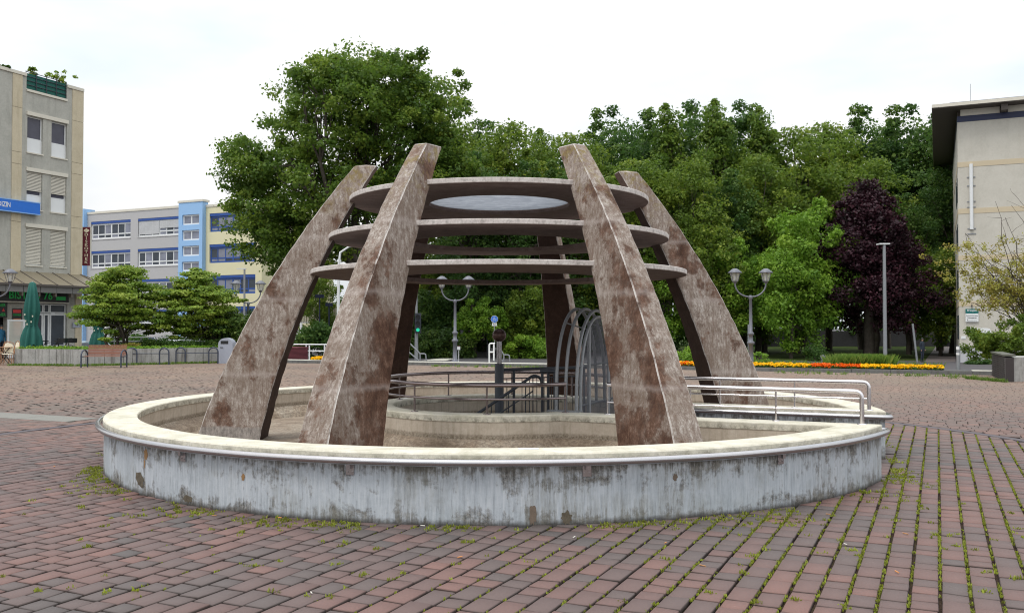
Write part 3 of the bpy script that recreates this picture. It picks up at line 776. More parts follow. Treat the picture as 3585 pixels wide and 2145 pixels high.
# ------------------------------------------------------------------ sculpture: six curved legs and three plates
QO = (3.085, -1.115, -.294, -.028); QI = (2.507, -.826, -.243, -.011)
def poly(q, z): t = z/2-1; return q[0]+q[1]*t+q[2]*t*t+q[3]*t**3
def Wd(z, inner): t = z/2-1; return (.428-.218*t) if inner else (.277-.119*t)
sculpt = empty('concrete_sculpture', C0, 0, 'open dome of six curved weathered concrete legs carrying three round plates, standing in the fountain', 'sculpture')
AZ = (-85.7, -27.7, 30.0, 100.4, 159.8, -143.5)
LEGTOP = 3.70
def leg(az, seed):
    a = R(az); e = Vector((math.sin(a), -math.cos(a), 0)); t = Vector((math.cos(a), math.sin(a), 0))
    bm = bmesh.new(); rg = random.Random(seed); rings = []
    K = 46
    for i in range(K+1):
        z = .05+(LEGTOP-.05)*i/K; zt = z
        ro, ri = poly(QO, z), poly(QI, z); row = []
        for (r, sg, inn) in ((ro, -1, 0), (ro, 1, 0), (ri, 1, 1), (ri, -1, 1)):
            j = (rg.random()-.5)*.011
            zz = z
            p = C0+e*(r+j)+t*sg*(Wd(z, inn)/2+(rg.random()-.5)*.004); row.append(bm.verts.new((p.x, p.y, zz)))
        rings.append(row)
    for i in range(K):
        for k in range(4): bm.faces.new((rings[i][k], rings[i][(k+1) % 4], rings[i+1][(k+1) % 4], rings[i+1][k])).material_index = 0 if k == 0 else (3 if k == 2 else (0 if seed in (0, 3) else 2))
    bm.faces.new(rings[0][::-1])
    # slightly domed top
    c = Vector(); 
    for v in rings[-1]: c += v.co
    c /= 4
    tv = bm.verts.new((c.x, c.y, LEGTOP+.03))
    for k in range(4): bm.faces.new((rings[-1][k], rings[-1][(k+1) % 4], tv))
    bmesh.ops.recalc_face_normals(bm, faces=bm.faces)
    ed = [ee for ee in bm.edges if any(ee.verts[0] in (rings[i][k],) and ee.verts[1] in (rings[i+1][k],) or ee.verts[1] in (rings[i][k],) and ee.verts[0] in (rings[i+1][k],) for i in range(K) for k in range(4))] if False else []
    s = set()
    for i in range(K):
        for k in range(4):
            ee = bm.edges.get((rings[i][k], rings[i+1][k]))
            if ee: s.add(ee)
    for k in range(4):
        ee = bm.edges.get((rings[-1][k], rings[-1][(k+1) % 4]))
        if ee: s.add(ee)
    bmesh.ops.bevel(bm, geom=list(s), offset=.011, segments=2, affect='EDGES', material=1, clamp_overlap=True)
    me = D.meshes.new('leg'); bm.to_mesh(me); bm.free(); me.materials.append(M['leg']); me.materials.append(M['legedge']); me.materials.append(M['legside']); me.materials.append(M['legshade'])
    o = D.objects.new('leg', me); COL.objects.link(o); place(o, sculpt)
    return o
for i, a in enumerate(AZ): leg(a, i)
def plate(Ro, Ri, z, t=.058, dy=0):
    m = MB(); n = 128; vs = []
    prof = [(Ri, z), (Ro-.006, z), (Ro, z+.006), (Ro, z+t-.006), (Ro-.006, z+t), (Ri, z+t)]
    K = len(prof)
    for i in range(n):
        a = 2*PI*i/n
        for r, zz in prof: vs.append(C0+Vector((r*math.cos(a), r*math.sin(a)+(dy if r == Ri else 0), zz)))
    fs = []; mi = []
    for i in range(n):
        j = (i+1) % n
        for k in range(K):
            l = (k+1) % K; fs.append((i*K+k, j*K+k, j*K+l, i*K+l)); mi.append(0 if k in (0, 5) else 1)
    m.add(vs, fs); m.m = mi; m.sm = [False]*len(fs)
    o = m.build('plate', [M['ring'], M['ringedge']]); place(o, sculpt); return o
p1 = plate(1.975, .938, 3.211); p2 = plate(2.235, 1.235, 2.716, .058, .235); p3 = plate(2.462, 1.48, 2.256, .058, .52)
m = MB(); m.lathe(C0+Vector((0, 0, 3.262)), [(.001, .012), (.5, .010), (.932, 0), (.932, -.006)], 64)
sk = m.build('skylight_disc', M['skylight']); sk.parent = p1; sk.location = (0, 0, 0)
# a gull feather / bits on plates are left out
# ------------------------------------------------------------------ railings
def bend(pts, r=.06, k=5):
    out = [Vector(pts[0])]
    for i in range(1, len(pts)-1):
        p0, p1_, p2_ = Vector(pts[i-1]), Vector(pts[i]), Vector(pts[i+1])
        a = (p0-p1_).normalized(); b = (p2_-p1_).normalized(); rr = min(r, (p0-p1_).length*.45, (p2_-p1_).length*.45)
        for j in range(k+1):
            t = j/k; out.append((p1_+a*rr)*(1-t)**2+p1_*2*t*(1-t)+(p1_+b*rr)*t*t)
    out.append(Vector(pts[-1])); return out
def thing_parts(name, label, cat, loc, group=None): return empty(name, loc, 0, label, cat, group)
for sgn, lab in ((-1, 'stainless steel handrail on the near wall of the walkway into the fountain'), (1, 'stainless steel handrail on the far wall of the walkway into the fountain')):
    root = empty('handrail', fp(4.55, sgn*.87), 0, lab, 'handrail', 'steel handrails beside the walkway')
    pts = bend([fp(1.78, sgn*.87, .917), fp(4.55, sgn*.87, .917), fp(4.55, sgn*.87, ZT)], .075)
    m = MB(); m.tube(pts, .024, 12); place(m.build('top_rail', M['steel']), root)
    m = MB(); m.tube([fp(1.78, sgn*.87, .715), fp(4.53, sgn*.87, .715)], .011, 8); place(m.build('lower_rail', M['steel']), root)
    for u in (1.78, 2.75, 3.68):
        m = MB(); m.tube([fp(u, sgn*.87, ZT), fp(u, sgn*.87, .9)], .0105, 8); m.lathe(fp(u, sgn*.87, ZT), [(.04, 0), (.04, .006), (.012, .008)], 12)
        place(m.build('post', M['steel']), root)
    m = MB(); m.lathe(fp(4.55, sgn*.87, ZT), [(.05, 0), (.05, .006), (.026, .009)], 14); place(m.build('base_plate', M['steel']), root)
root = empty('circular_railing', C0, 0, 'low round steel railing on the inner curb of the fountain around the central pit', 'railing')
f0 = math.asin(.87/1.53)
def cpt(a, z, r=1.53): return fp(r*math.cos(a), r*math.sin(a), z)
m = MB(); m.tube([cpt(f0+(2*PI-2*f0)*i/72, .912) for i in range(73)], .0235, 12); place(m.build('top_rail', M['railbrown']), root)
m = MB(); m.tube([cpt(f0+(2*PI-2*f0)*i/72, .748) for i in range(73)], .0135, 8); place(m.build('lower_rail', M['railbrown']), root)
for i in range(9):
    a = f0+(2*PI-2*f0)*i/8
    m = MB(); m.tube([cpt(a, ZT), cpt(a, .9)], .011, 8); m.lathe(cpt(a, ZT), [(.045, 0), (.045, .006), (.012, .008)], 12); place(m.build('post', M['railbrown']), root)
# ball-topped newel post in the middle of the pit
root = empty('newel_post', C0, 0, 'steel newel post with dark sleeve and bronze ball in the central pit', 'post')
m = MB(); m.lathe(C0, [(.06, -2.6), (.06, 1.095), (.058, 1.1), (.034, 1.1)], 20); place(m.build('sleeve', M['darkmetal']), root)
m = MB(); vs = []
n = 32
prof = [(1 if k % 4 in (0, 1) else .8) for k in range(n)]
for z in (1.09, 1.42):
    for k in range(n): vs.append(C0+Vector((.034*prof[k]*math.cos(2*PI*k/n), .034*prof[k]*math.sin(2*PI*k/n), z)))
m.add(vs, [(k, (k+1) % n, n+(k+1) % n, n+k) for k in range(n)]); place(m.build('fluted_shaft', M['steeldull']), root)
m = MB(); m.lathe(C0+Vector((0, 0, 1.478)), [(.094*math.cos(t), .088*math.sin(t)) for t in [(-PI/2+PI*i/16)*.93 for i in range(17)]]+[(.03, .088), (.001, .088)], 28)
place(m.build('ball', M['bronze']), root)
# stair railing in the pit, dark
root = empty('stair_railing', fp(.4, .5), 0, 'dark painted stair railing with thin balusters right of the newel post', 'railing')
A_ = C0+Vector((0, 0, 1.02)); B_ = Vector((1.05, 12.85, 1.02))
m = MB(); m.tube([A_, B_], .022, 10); place(m.build('top_rail', M['darkmetal']), root)
m = MB(); m.tube([A_-Vector((0, 0, .12)), B_-Vector((0, 0, .12))], .009, 6); place(m.build('sub_rail', M['darkmetal']), root)
for i in range(1, 12):
    q = A_.lerp(B_, i/12); m = MB(); m.tube([Vector((q.x, q.y, -.3)), Vector((q.x, q.y, .9))], .006, 6); place(m.build('baluster', M['darkmetal']), root)
for f in (.16, .62, .97):
    q = A_.lerp(B_, f); m = MB(); m.tube([Vector((q.x, q.y, -1)), Vector((q.x, q.y, 1.01))], .018, 8); place(m.build('post', M['darkmetal']), root)
root = empty('sloping_handrail', (.2, 11.6, 0), 0, 'dark handrail sloping down into the pit with a rounded upper end', 'handrail')
pts = bend([P(1560, 1520, 11.5), P(1690, 1435, 11.6), P(1840, 1333, 11.7), P(1868, 1312, 11.75), P(1894, 1322, 11.8), P(1897, 1350, 11.8)], .09, 6)
m = MB(); m.tube(pts, .019, 10); place(m.build('rail', M['darkmetal']), root)
pts = [P(1640, 1520, 11.5), P(1866, 1368, 11.7)]
m = MB(); m.tube(pts, .009, 6); place(m.build('lower_rail', M['darkmetal']), root)
for px in (1720, 1780, 1840, 1866):
    t = (px-1690)/150; top = P(1690, 1435, 11.6).lerp(P(1840, 1333, 11.7), t); m = MB(); m.tube([top, top-Vector((0, 0, 1.1))], .008, 6); place(m.build('baluster', M['darkmetal']), root)
root = empty('stub_railing', (.45, 11.5, 0), 0, 'short dark tube rail on posts between stairs and arch gate', 'railing')
a, b = P(1894, 1299, 11.5), P(1950, 1299, 11.35)
m = MB(); m.tube([a, b], .026, 12); place(m.build('rail', M['darkmetal']), root)
for t in (.08, .45, .9):
    q = a.lerp(b, t); m = MB(); m.tube([q, q-Vector((0, 0, 1.2))], .018, 8); place(m.build('post', M['darkmetal']), root)
root = empty('pit_hose', (-1.2, 12.8, 0), 0, 'pale curved hose lying over the far left lip of the pit', 'hose')
m = MB(); m.tube([P(1386, 1414, 12.6), P(1388, 1404, 12.7), P(1402, 1397, 12.9), P(1440, 1393, 13.1)], .012, 8); place(m.build('hose', M['steeldull']), root)
# arched gate over the inner end of the walkway
root = empty('arched_gate', fp(1.3, 0), 0, 'galvanised arched lattice gate closing the walkway to the pit', 'gate')
def archpt(u, t, w=.76, h=1.24):   # t 0..1 from near foot to far foot
    a = PI*t; return fp(u, -w*math.cos(a), ZT+h*max(0, math.sin(a))**.72)
for u in (1.10, 1.22):
    m = MB(); m.tube([archpt(u, i/36) for i in range(37)], .021, 10); place(m.build('arch_tube', M['galv']), root)
for u, w, h in ((1.36, .77, 1.22), (1.385, .70, 1.14)):
    m = MB(); m.tube([archpt(u, i/36, w, h) for i in range(37)], .021, 10); place(m.build('arch_tube', M['galv']), root)
for t in (.3, .5, .7):
    m = MB(); m.tube([archpt(1.10, t), archpt(1.385, t, .70, 1.14)], .009, 6); place(m.build('tie_bar', M['galv']), root)
def archh(n, w=.70, h=1.14): c = max(-1, min(1, -n/w)); return ZT+h*max(0, math.sin(math.acos(c)))**.72
nb = 38
for i in range(1, nb):
    n_ = -.70+1.4*i/nb
    if i in (9, 30): continue
    m = MB(); m.tube([fp(1.385, n_, .03), fp(1.385, n_, archh(n_))], .004, 6); place(m.build('bar', M['lampgrey']), root)
for n_ in (-.70+1.4*9/nb, -.70+1.4*30/nb):
    m = MB(); m.tube([fp(1.385, n_, .0), fp(1.385, n_, archh(n_))], .022, 10); place(m.build('gate_post', M['galv']), root)
for z in (.64, 1.12):
    m = MB(); m.tube([fp(1.37, -.73, z), fp(1.37, .73, z)], .0125, 8); place(m.build('cross_bar', M['galv']), root)
m = MB(); m.box(.0, .03, .0, .05, 1.35, 1.47, F(fp(1.36, -.37), U, Nn)); place(m.build('lock_box', M['darkmetal']), root)
m = MB(); m.box(1.0, 1.42, -.84, -.70, ZT+.001, ZT+.012, F(C0, U, Nn)); m.box(1.0, 1.42, .70, .84, ZT+.001, ZT+.012, F(C0, U, Nn)); place(m.build('foot_plates', M['galv']), root)
# flat scrap on the coping
g = P(1850, 1563, 7.62); m = MB(); m.box(-.085, .085, -.03, .03, ZT+.001, ZT+.006, F((g.x, g.y, 0), (1, .05, 0), (-.05, 1, 0)))
tag(m.build('paper_scrap', M['white']), 'white strip of paper lying on the near coping of the fountain', 'paper')

# ------------------------------------------------------------------ kerb and steps at the far side
root = empty('stone_kerb', KA, 0, 'low kerb of dark granite with pale stone edge along the far side of the square', 'kerb')
def kx(px, py=1275): return FK.hit(px, py)[0]
i = 0
x = kx(960)
while x < kx(3480):
    w = 1.25
    m = MB(); m.box(x, x+w-.012, 0, .18, -.1, .115, FK); place(m.build('kerb_block', M['kerb']), root)
    fl = kx(2345) < x < kx(3300)
    m = MB(); m.box(x, x+w-.01, .182, .52, -.1, .125 if fl else .135, FK); place(m.build('edge_stone', M['kerb'] if fl else M['kerbwhite']), root)
    x += w
root['kind'] = 'structure'

# ------------------------------------------------------------------ foliage
def leaf_cloud(name, cl, rad, nper, size, mat, parent=None, seed=0, flat=.7, shell=.55, upb=.5):
    """cl: clump centres (k,3), rad: radii (k,), nper leaves each"""
    rg = np.random.default_rng(seed); k = len(cl)
    n = k*nper; c = np.repeat(cl, nper, axis=0); rr = np.repeat(rad, nper)
    d = rg.normal(size=(n, 3)); d /= np.linalg.norm(d, axis=1)[:, None]
    q = (shell+(1-shell)*rg.random(n))*(1+.25*rg.normal(size=n)*.5)
    p = c+d*(q*rr)[:, None]*np.array([1, 1, flat])
    nrm = d*.55+np.array([0, 0, upb])+rg.normal(size=(n, 3))*.55; nrm /= np.linalg.norm(nrm, axis=1)[:, None]
    t = np.cross(nrm, rg.normal(size=(n, 3))); t /= np.linalg.norm(t, axis=1)[:, None]+1e-9; b = np.cross(nrm, t)
    s = size*(.55+.9*rg.random(n)); e = .55+.35*rg.random(n)
    V = np.zeros((n, 4, 3))
    V[:, 0] = p-t*(s)[:, None]; V[:, 1] = p-b*(s*e)[:, None]+t*(s*.15)[:, None]; V[:, 2] = p+t*(s)[:, None]-nrm*(s*.25)[:, None]; V[:, 3] = p+b*(s*e)[:, None]+t*(s*.1)[:, None]
    rnd = np.clip(rg.random(n)*.8+.1, 0, 1); cv = np.repeat(np.clip(.5+rg.normal(size=k)*.22, 0, 1), nper)
    return npmesh(name, V.reshape(-1, 3), np.arange(n*4).reshape(-1, 4), mat, parent, {'rnd': np.repeat(rnd, 4), 'clump': np.repeat(cv, 4)})
def limb(m, a, b, r0, r1, rg, seg=5, sag=.1):
    a, b = Vector(a), Vector(b); L_ = (b-a).length; pts = []; rs = []
    o1 = Vector(rg.normal(size=3)*L_*sag)
    for i in range(seg+1):
        t = i/seg; q = a.lerp(b, t)+o1*math.sin(PI*t)*.5+Vector(rg.normal(size=3)*L_*.02)*(0 < i < seg); pts.append(q); rs.append(r0+(r1-r0)*t)
    m.tube(pts, rs, 6, cap=False); return pts
def tree_mesh(H, Wc, base, nclump, crad, nper, size, seed, shape='round', trunk=.3, stems=1, low=False):
    """returns (trunk MB, clump centres, radii); crown from z=base to H, width Wc"""
    rg = np.random.default_rng(seed); cl = []; rad = []
    hc = (H-base)
    tries = 0
    while len(cl) < nclump and tries < 20000:
        tries += 1
        d = rg.normal(size=3); d /= np.linalg.norm(d); r = rg.random()**.38
        x, y, z = d*r
        if shape == 'round': w = 1
        elif shape == 'cone': w = 1.12-.86*max(0, (z+1)/2)**1.2
        elif shape == 'flat': w = 1.0
        elif shape == 'oval': w = 1.0-.25*max(0, z)
        px_, py_, pz = x*Wc/2*w, y*Wc/2*w, base+hc*(z+1)/2
        lump = 1+.16*math.sin(3*math.atan2(y, x)+seed)+.12*math.sin(5*math.atan2(y, x)+2*z*3+seed*2)
        cr_ = crad*(.65+.6*rg.random())
        px_ *= lump*(1-cr_/Wc); py_ *= lump*(1-cr_/Wc)
        cl.append((px_, py_, min(pz, H-cr_*.5))); rad.append(cr_)
    for _ in range(int(nclump*.16)):
        i = int(rg.integers(0, nclump)); x, y, z = cl[i]; k = 1.1+.22*rg.random(); zc = base+hc*.5
        cl.append((x*k, y*k, min(H*1.04, zc+(z-zc)*(1+.25*rg.random())))); rad.append(crad*(.3+.3*rg.random()))
    cl = np.array(cl); rad = np.array(rad)
    m = MB()
    fork = base+hc*.18 if not low else H*.12
    for s_ in range(stems):
        ox = Vector((rg.normal()*.12, rg.normal()*.12, 0))*(stems > 1)*2
        top = Vector((rg.normal()*Wc*.05, rg.normal()*Wc*.05, base+hc*.62))
        if stems > 1:
            a = 2*PI*s_/stems; top = Vector((math.cos(a)*Wc*.22, math.sin(a)*Wc*.22, base+hc*.5))
        fk = Vector((ox.x*1.5+top.x*.2, ox.y*1.5+top.y*.2, fork))
        limb(m, ox*.5+Vector((0, 0, -.3)), fk, trunk*1.15, trunk*.8, rg, 4, .03)
        tp = limb(m, fk, top, trunk*.8, trunk*.25, rg, 6, .06)
        idx = rg.choice(len(cl), min(len(cl), max(8, nclump//(3*stems))), replace=False)
        for i in idx:
            st = tp[int(rg.integers(0, 5))]
            if cl[i][2] < st.z-hc*.15: st = fk
            limb(m, st, cl[i], trunk*.28, trunk*.04, rg, 4, .12)
    return m, cl, rad
def make_tree(name, label, cat, loc, H, Wc, base, nclump, crad, nper, size, leaf, seed, shape='round', trunk=.3, stems=1, flat=.7, group=None, low=False, upb=.5):
    root = empty(name, loc, 0, label, cat, group)
    m, cl, rad = tree_mesh(H, Wc, base, nclump, crad, nper, size, seed, shape, trunk, stems, low)
    t = m.build('trunk', M['bark'], root)
    leaf_cloud('crown', cl, rad, nper, size, LM[leaf], root, seed, flat, .5, upb)
    return root
def ghost(proto, loc, scale, rz, label, group=None):
    c = copy_tree(proto); c.location = loc; c.scale = scale; c.rotation_euler = (0, 0, rz); c['label'] = label
    if group: c['group'] = group
    return c
ZL = -.9
def at(px, Y, z=ZL): q = P(px, 1141, Y); return Vector((q.x, Y, z))
def htop(py, Y, z=ZL): return EYE+(1141-py)*Y/FPX - z
# the big oak behind the left legs
def oak():
    Y = 68; loc = at(1262, Y); H = htop(182, Y)
    root = empty('oak_tree', loc, 0, 'very large spreading oak tree, tallest in view, between the school and the fountain', 'tree')
    rg = np.random.default_rng(4)
    # crown built from overlapping masses measured against the place (x offset, height fraction, half width)
    px2 = Y/FPX
    masses = [(1262, 420, 290, 235), (1420, 330, 200, 150), (1150, 330, 190, 130), (1290, 265, 200, 90), (960, 560, 185, 130), (880, 610, 110, 90), (900, 730, 130, 110), (1000, 760, 170, 130), (1530, 420, 110, 130), (1200, 640, 300, 170), (1460, 620, 180, 160), (860, 830, 60, 60), (1080, 870, 160, 110), (975, 420, 60, 40), (1560, 560, 100, 130), (1000, 900, 110, 70)]
    cl = []; rad = []
    for (cx_, cy_, rx, ry) in masses:
        k = int(rx*ry/400)
        for _ in range(k):
            d = rg.normal(size=3); d /= np.linalg.norm(d); r = rg.random()**.42
            x = (cx_+d[0]*r*rx-1262)*px2; z = htop(cy_-d[2]*r*ry, Y); y = d[1]*r*(rx*px2*.8+1.5)
            cl.append((x, y, z)); rad.append(.6+rg.random()*.75)
    for _ in range(46):   # stray sprigs at the rim
        cx_, cy_, rx, ry = masses[rg.integers(0, len(masses))]; a = rg.random()*2*PI
        if cy_ > 800 or rx < 100 or cy_-math.sin(a)*ry*1.08 < 195: continue
        cl.append(((cx_+math.cos(a)*rx*1.08-1262)*px2, rg.normal()*2, htop(cy_-math.sin(a)*ry*1.08, Y))); rad.append(.4+.3*rg.random())
    cl = np.array(cl); rad = np.array(rad)
    m = MB(); base = Vector((0, 0, -.5)); fk = Vector((.1, 0, 6.5))
    m.tube([base, Vector((.1, 0, 2)), Vector((0, 0, 4.5)), fk], [.9, .68, .6, .55], 10)
    for (px_, py_, r) in ((985, 425, .1), (1235, 400, .34), (1400, 420, .3), (1030, 560, .28), (950, 700, .24), (1330, 300, .24), (1500, 520, .24), (1150, 360, .24), (900, 800, .16)):
        e = Vector(((px_-1262)*px2, rg.normal()*2, htop(py_, Y)))
        st = fk if rg.random() < .5 else Vector((0, 0, 8.5))
        tp = limb(m, st, e, r, r*.25, rg, 8, .1)
        near = np.argsort(np.linalg.norm(cl-np.array(e), axis=1))[:26]
        for i in near[::2]: limb(m, tp[int(rg.integers(3, 8))], cl[i], .09, .02, rg, 4, .12)
    m.tube([fk, Vector((0, 0, 8.6))], [.55, .42], 8)
    m.build('trunk', M['bark'], root)
    leaf_cloud('crown', cl, rad, 135, .118, LM['oak'], root, 4, .62, .35, .5)
oak()
# park trees: two prototypes of each kind, then copies
kinds = {}
def kind_tree(key, label, loc, sc, rz, spec):
    """spec: H, Wc, base, nclump, crad, nper, size, leaf, seed, shape, trunk"""
    if key not in kinds:
        H, Wc, base, ncl, crad, nper, size, leaf, seed, shape, tr = spec
        t = make_tree('park_tree', label, 'tree', loc, H, Wc, base, ncl, crad, nper, size, leaf, seed, shape, tr, group='park trees behind the square')
        kinds[key] = t; t.scale = sc; t.rotation_euler = (0, 0, rz); return t
    return ghost(kinds[key], loc, sc, rz, label)
SP = {
 'a': (20, 10.5, 4.5, 120, 1.25, 160, .14, 'mid', 31, 'oval', .3),
 'b': (20, 9.5, 5, 120, 1.1, 160, .135, 'oak', 32, 'cone', .28),
 'c': (20, 11, 3.5, 125, 1.3, 155, .14, 'dark', 33, 'oval', .32),
 'd': (12, 8, 1.2, 90, 1.1, 150, .13, 'mid', 34, 'round', .18),
 'e': (12, 8.5, 1.0, 90, 1.15, 150, .13, 'light', 35, 'round', .18),
}
rt = random.Random(8)
desc = {'a': 'tall mid green park tree', 'b': 'tall narrow park tree with pointed top', 'c': 'tall dark green park tree', 'd': 'lower green understorey tree', 'e': 'lower bright yellow green tree'}
# (kind, px of trunk, px of the top, distance, where)
row = [
 ('a', 1585, 430, 84, 'just right of the big oak, above the left front leg'), ('c', 1700, 455, 90, 'above the top plate at left'), ('a', 1800, 428, 82, 'above the middle of the top plate'),
 ('b', 1900, 450, 92, 'above the right part of the top plate'), ('a', 2010, 470, 84, 'behind the top of the right front leg'), ('c', 2150, 405, 96, 'right of the right front leg top, thin topped'),
 ('c', 2255, 420, 90, 'left of the highest pointed crowns'), ('b', 2340, 362, 86, 'the leftmost of the pointed crowns'), ('c', 2430, 385, 90, 'second of the pointed crowns'),
 ('b', 2515, 340, 84, 'highest of the pointed crowns in the middle right'), ('c', 2600, 385, 92, 'right of the highest pointed crown'), ('b', 2675, 370, 86, 'last pointed crown before the gap in the treeline'),
 ('a', 2790, 450, 84, 'below the gap in the treeline'), ('a', 2900, 435, 92, 'above the bright green tree'), ('c', 3020, 405, 96, 'above the purple tree, left'),
 ('b', 3110, 410, 100, 'above the purple tree, centre'), ('c', 3190, 400, 94, 'above the purple tree, right'), ('c', 3290, 425, 92, 'beside the overhanging roof of the cream building'),
 ('a', 2230, 560, 76, 'in front of the treeline beside the right legs'), ('a', 2420, 560, 76, 'right of the right front leg, second row'), ('c', 2560, 620, 78, 'behind the twin lantern lamp on the right'),
 ('c', 3330, 560, 84, 'partly hidden behind the cream building'), ('a', 3060, 560, 84, 'directly behind the purple tree'), ('a', 2650, 545, 80, 'right of the twin lantern lamp, upper'),
 ('c', 1660, 560, 76, 'seen through the plates, left'), ('c', 1830, 590, 76, 'seen through the plates, middle'), ('c', 1980, 580, 78, 'seen through the plates, right'),
 ('c', 2760, 600, 88, 'deep in the park left of the bright green tree'), ('c', 3180, 700, 80, 'right behind the purple tree'),
]
for i, (k, px, py, Y, where) in enumerate(row):
    h = htop(py, Y); s = h/SP[k][0]; kw = {'a': 1.0, 'b': .82, 'c': .95}[k]
    kind_tree(k, '%s %s' % (desc[k], where), at(px, Y), (s*kw*(.92+rt.random()*.16), s*kw, s), rt.random()*6.28, SP[k])
low = [
 ('d', 1500, 840, 82, 'left of the lamp, seen between the legs'), ('d', 1610, 880, 84, 'behind the centre twin lantern'), ('d', 1790, 900, 82, 'above the round blue sign'), ('d', 1870, 870, 84, 'seen left of the dark rear leg'),
 ('d', 1980, 800, 80, 'right of the dark rear leg'), ('d', 2130, 800, 78, 'behind the right front leg'), ('e', 2320, 850, 76, 'seen between the right legs'), ('d', 2480, 760, 74, 'left of the right twin lantern'),
 ('e', 2560, 830, 74, 'behind the right twin lantern'), ('d', 2680, 840, 80, 'beside the right twin lantern'), ('e', 2820, 690, 72, 'the brightest in the park, left of the purple tree'), ('d', 3290, 840, 76, 'low beside the cream building wall'),
 ('d', 1110, 930, 84, 'between the left leg and the left front leg'), ('d', 3230, 800, 90, 'between purple tree and cream building'), ('e', 2770, 800, 70, 'lower half of the bright green group'),
]
for k, px, py, Y, where in low:
    h = htop(py, Y); s = h/SP[k][0]
    kind_tree(k, '%s %s' % (desc[k], where), at(px, Y), (s*(.85+.2*rt.random()), s*.9, s), rt.random()*6.28, SP[k])
# the purple tree
H = htop(628, 72)
make_tree('purple_tree', 'dark purple leaved copper beech with pale trunk behind the flower bed', 'tree', at(3038, 72), H, 11.5, 1.7, 240, 1.1, 190, .11, 'purple', 41, 'cone', .42)
# distant wood closing the gaps
rg = np.random.default_rng(77)
def wood(name, x0, x1, Y, ztop, n, crad, leaf, seed, size=.3, z0=0, nper=60, ysp=3):
    rg = np.random.default_rng(seed)
    X = rg.uniform((x0-CX)*Y/FPX, (x1-CX)*Y/FPX, n); Z = ZL+z0+rg.random(n)*(ztop-z0)
    cl = np.column_stack([X, Y+rg.normal(size=n)*ysp, Z]); rad = crad*(.7+.6*rg.random(n))
    return leaf_cloud(name, cl, rad, nper, size, LM[leaf], None, seed, .8, .3, .4)
tag(wood('far_wood', 1500, 3500, 118, 18, 560, 2.2, 'dark', 51, .3, 0, 70), 'dense dark wood filling in far behind the park trees', 'wood', kind='stuff')
tag(wood('undergrowth', 1400, 2330, 92, 9, 520, 1.2, 'dark', 52, .17, 0, 90), 'dense dark undergrowth behind the street, seen through the sculpture', 'undergrowth', kind='stuff')
# hedges and shrubs
def shrub(name, label, cat, px0, px1, pyb, pyt, Y, leaf, n, crad, nper, size, seed, z=ZL, group=None, depth=1.2):
    rg = np.random.default_rng(seed); c = at((px0+px1)/2, Y, z); hw = (px1-px0)/2*Y/FPX; h = htop(pyt, Y, z)
    cl = []; rad = []
    for i in range(n):
        x = rg.uniform(-1, 1); prof = (1-abs(x)**3)*.35+.65
        r_ = crad*(.7+.5*rg.random()); zz = rg.random()**.7*h*prof*(.88+.12*math.sin(x*9+seed)); cl.append((x*hw, rg.normal()*depth*.5, max(r_*.3, zz-r_*.6))); rad.append(r_)
    root = empty(name, c, 0, label, cat, group); m = MB()
    for i in range(5): limb(m, (rg.uniform(-.3, .3)*hw, 0, -.1), (rg.uniform(-.8, .8)*hw, 0, h*.6), .04, .015, rg, 4)
    m.build('stem', M['bark'], root)
    leaf_cloud('foliage', np.array(cl), np.array(rad), nper, size, LM[leaf], root, seed, .8, .45, .5); return root
shrub('hedge', 'rounded green hedge left of the centre twin lantern lamp', 'hedge', 1415, 1650, 1236, 1138, 72, 'hedge', 80, .65, 190, .1, 61)
shrub('hedge', 'yellow green hedge right of the round blue sign', 'hedge', 1775, 1935, 1236, 1160, 71, 'light', 60, .5, 190, .09, 62)
shrub('vine_thicket', 'bright green vine draped over the dark path opening', 'shrub', 1600, 1765, 1130, 1036, 72, 'light', 60, .5, 190, .09, 63, .6)
shrub('shrub', 'tall mid green shrub mass right of the blue path sign', 'shrub', 1770, 1990, 1236, 975, 73, 'mid', 150, .75, 170, .11, 71)
shrub('shrub', 'tall dark shrub mass behind the centre twin lantern', 'shrub', 1400, 1600, 1236, 1000, 76, 'dark', 130, .75, 150, .11, 72)
shrub('shrub', 'dark shrub mass between the left leg and the left front leg', 'shrub', 1040, 1190, 1215, 1118, 60, 'dark', 46, .55, 150, .1, 64)
shrub('shrub', 'small bright shrub beside the base of the right twin lantern', 'shrub', 2636, 2672, 1262, 1222, 40, 'light', 12, .16, 130, .04, 65, 0)
shrub('hedge', 'dark low hedge in front of the school ground floor', 'hedge', 560, 900, 1215, 1155, 76, 'dark', 60, .7, 130, .11, 66)
shrub('hedge', 'clipped dark hedge behind the near acer tree', 'hedge', 345, 540, 1200, 1152, 78, 'dark', 40, .6, 130, .11, 67)
shrub('shrub', 'low young conifer on the lawn left of the purple tree', 'shrub', 2825, 2890, 1246, 1180, 66, 'dark', 16, .5, 120, .09, 68)
shrub('shrub', 'green shrub seen between the right legs by the kerb', 'shrub', 2375, 2425, 1265, 1205, 44, 'light', 14, .25, 130, .05, 69, 0)
# planter-side shrubs
for i, (px, top, w, lab) in enumerate(((300, 742, 40, 'tree top peeking over the school roof beside the light blue stair tower'), )):
    pass
make_tree('garden_tree', 'small tree top showing above the grey school roof at far left', 'tree', at(318, 128), htop(722, 128), 5, 9, 30, 1.2, 70, .2, 'oak', 71)

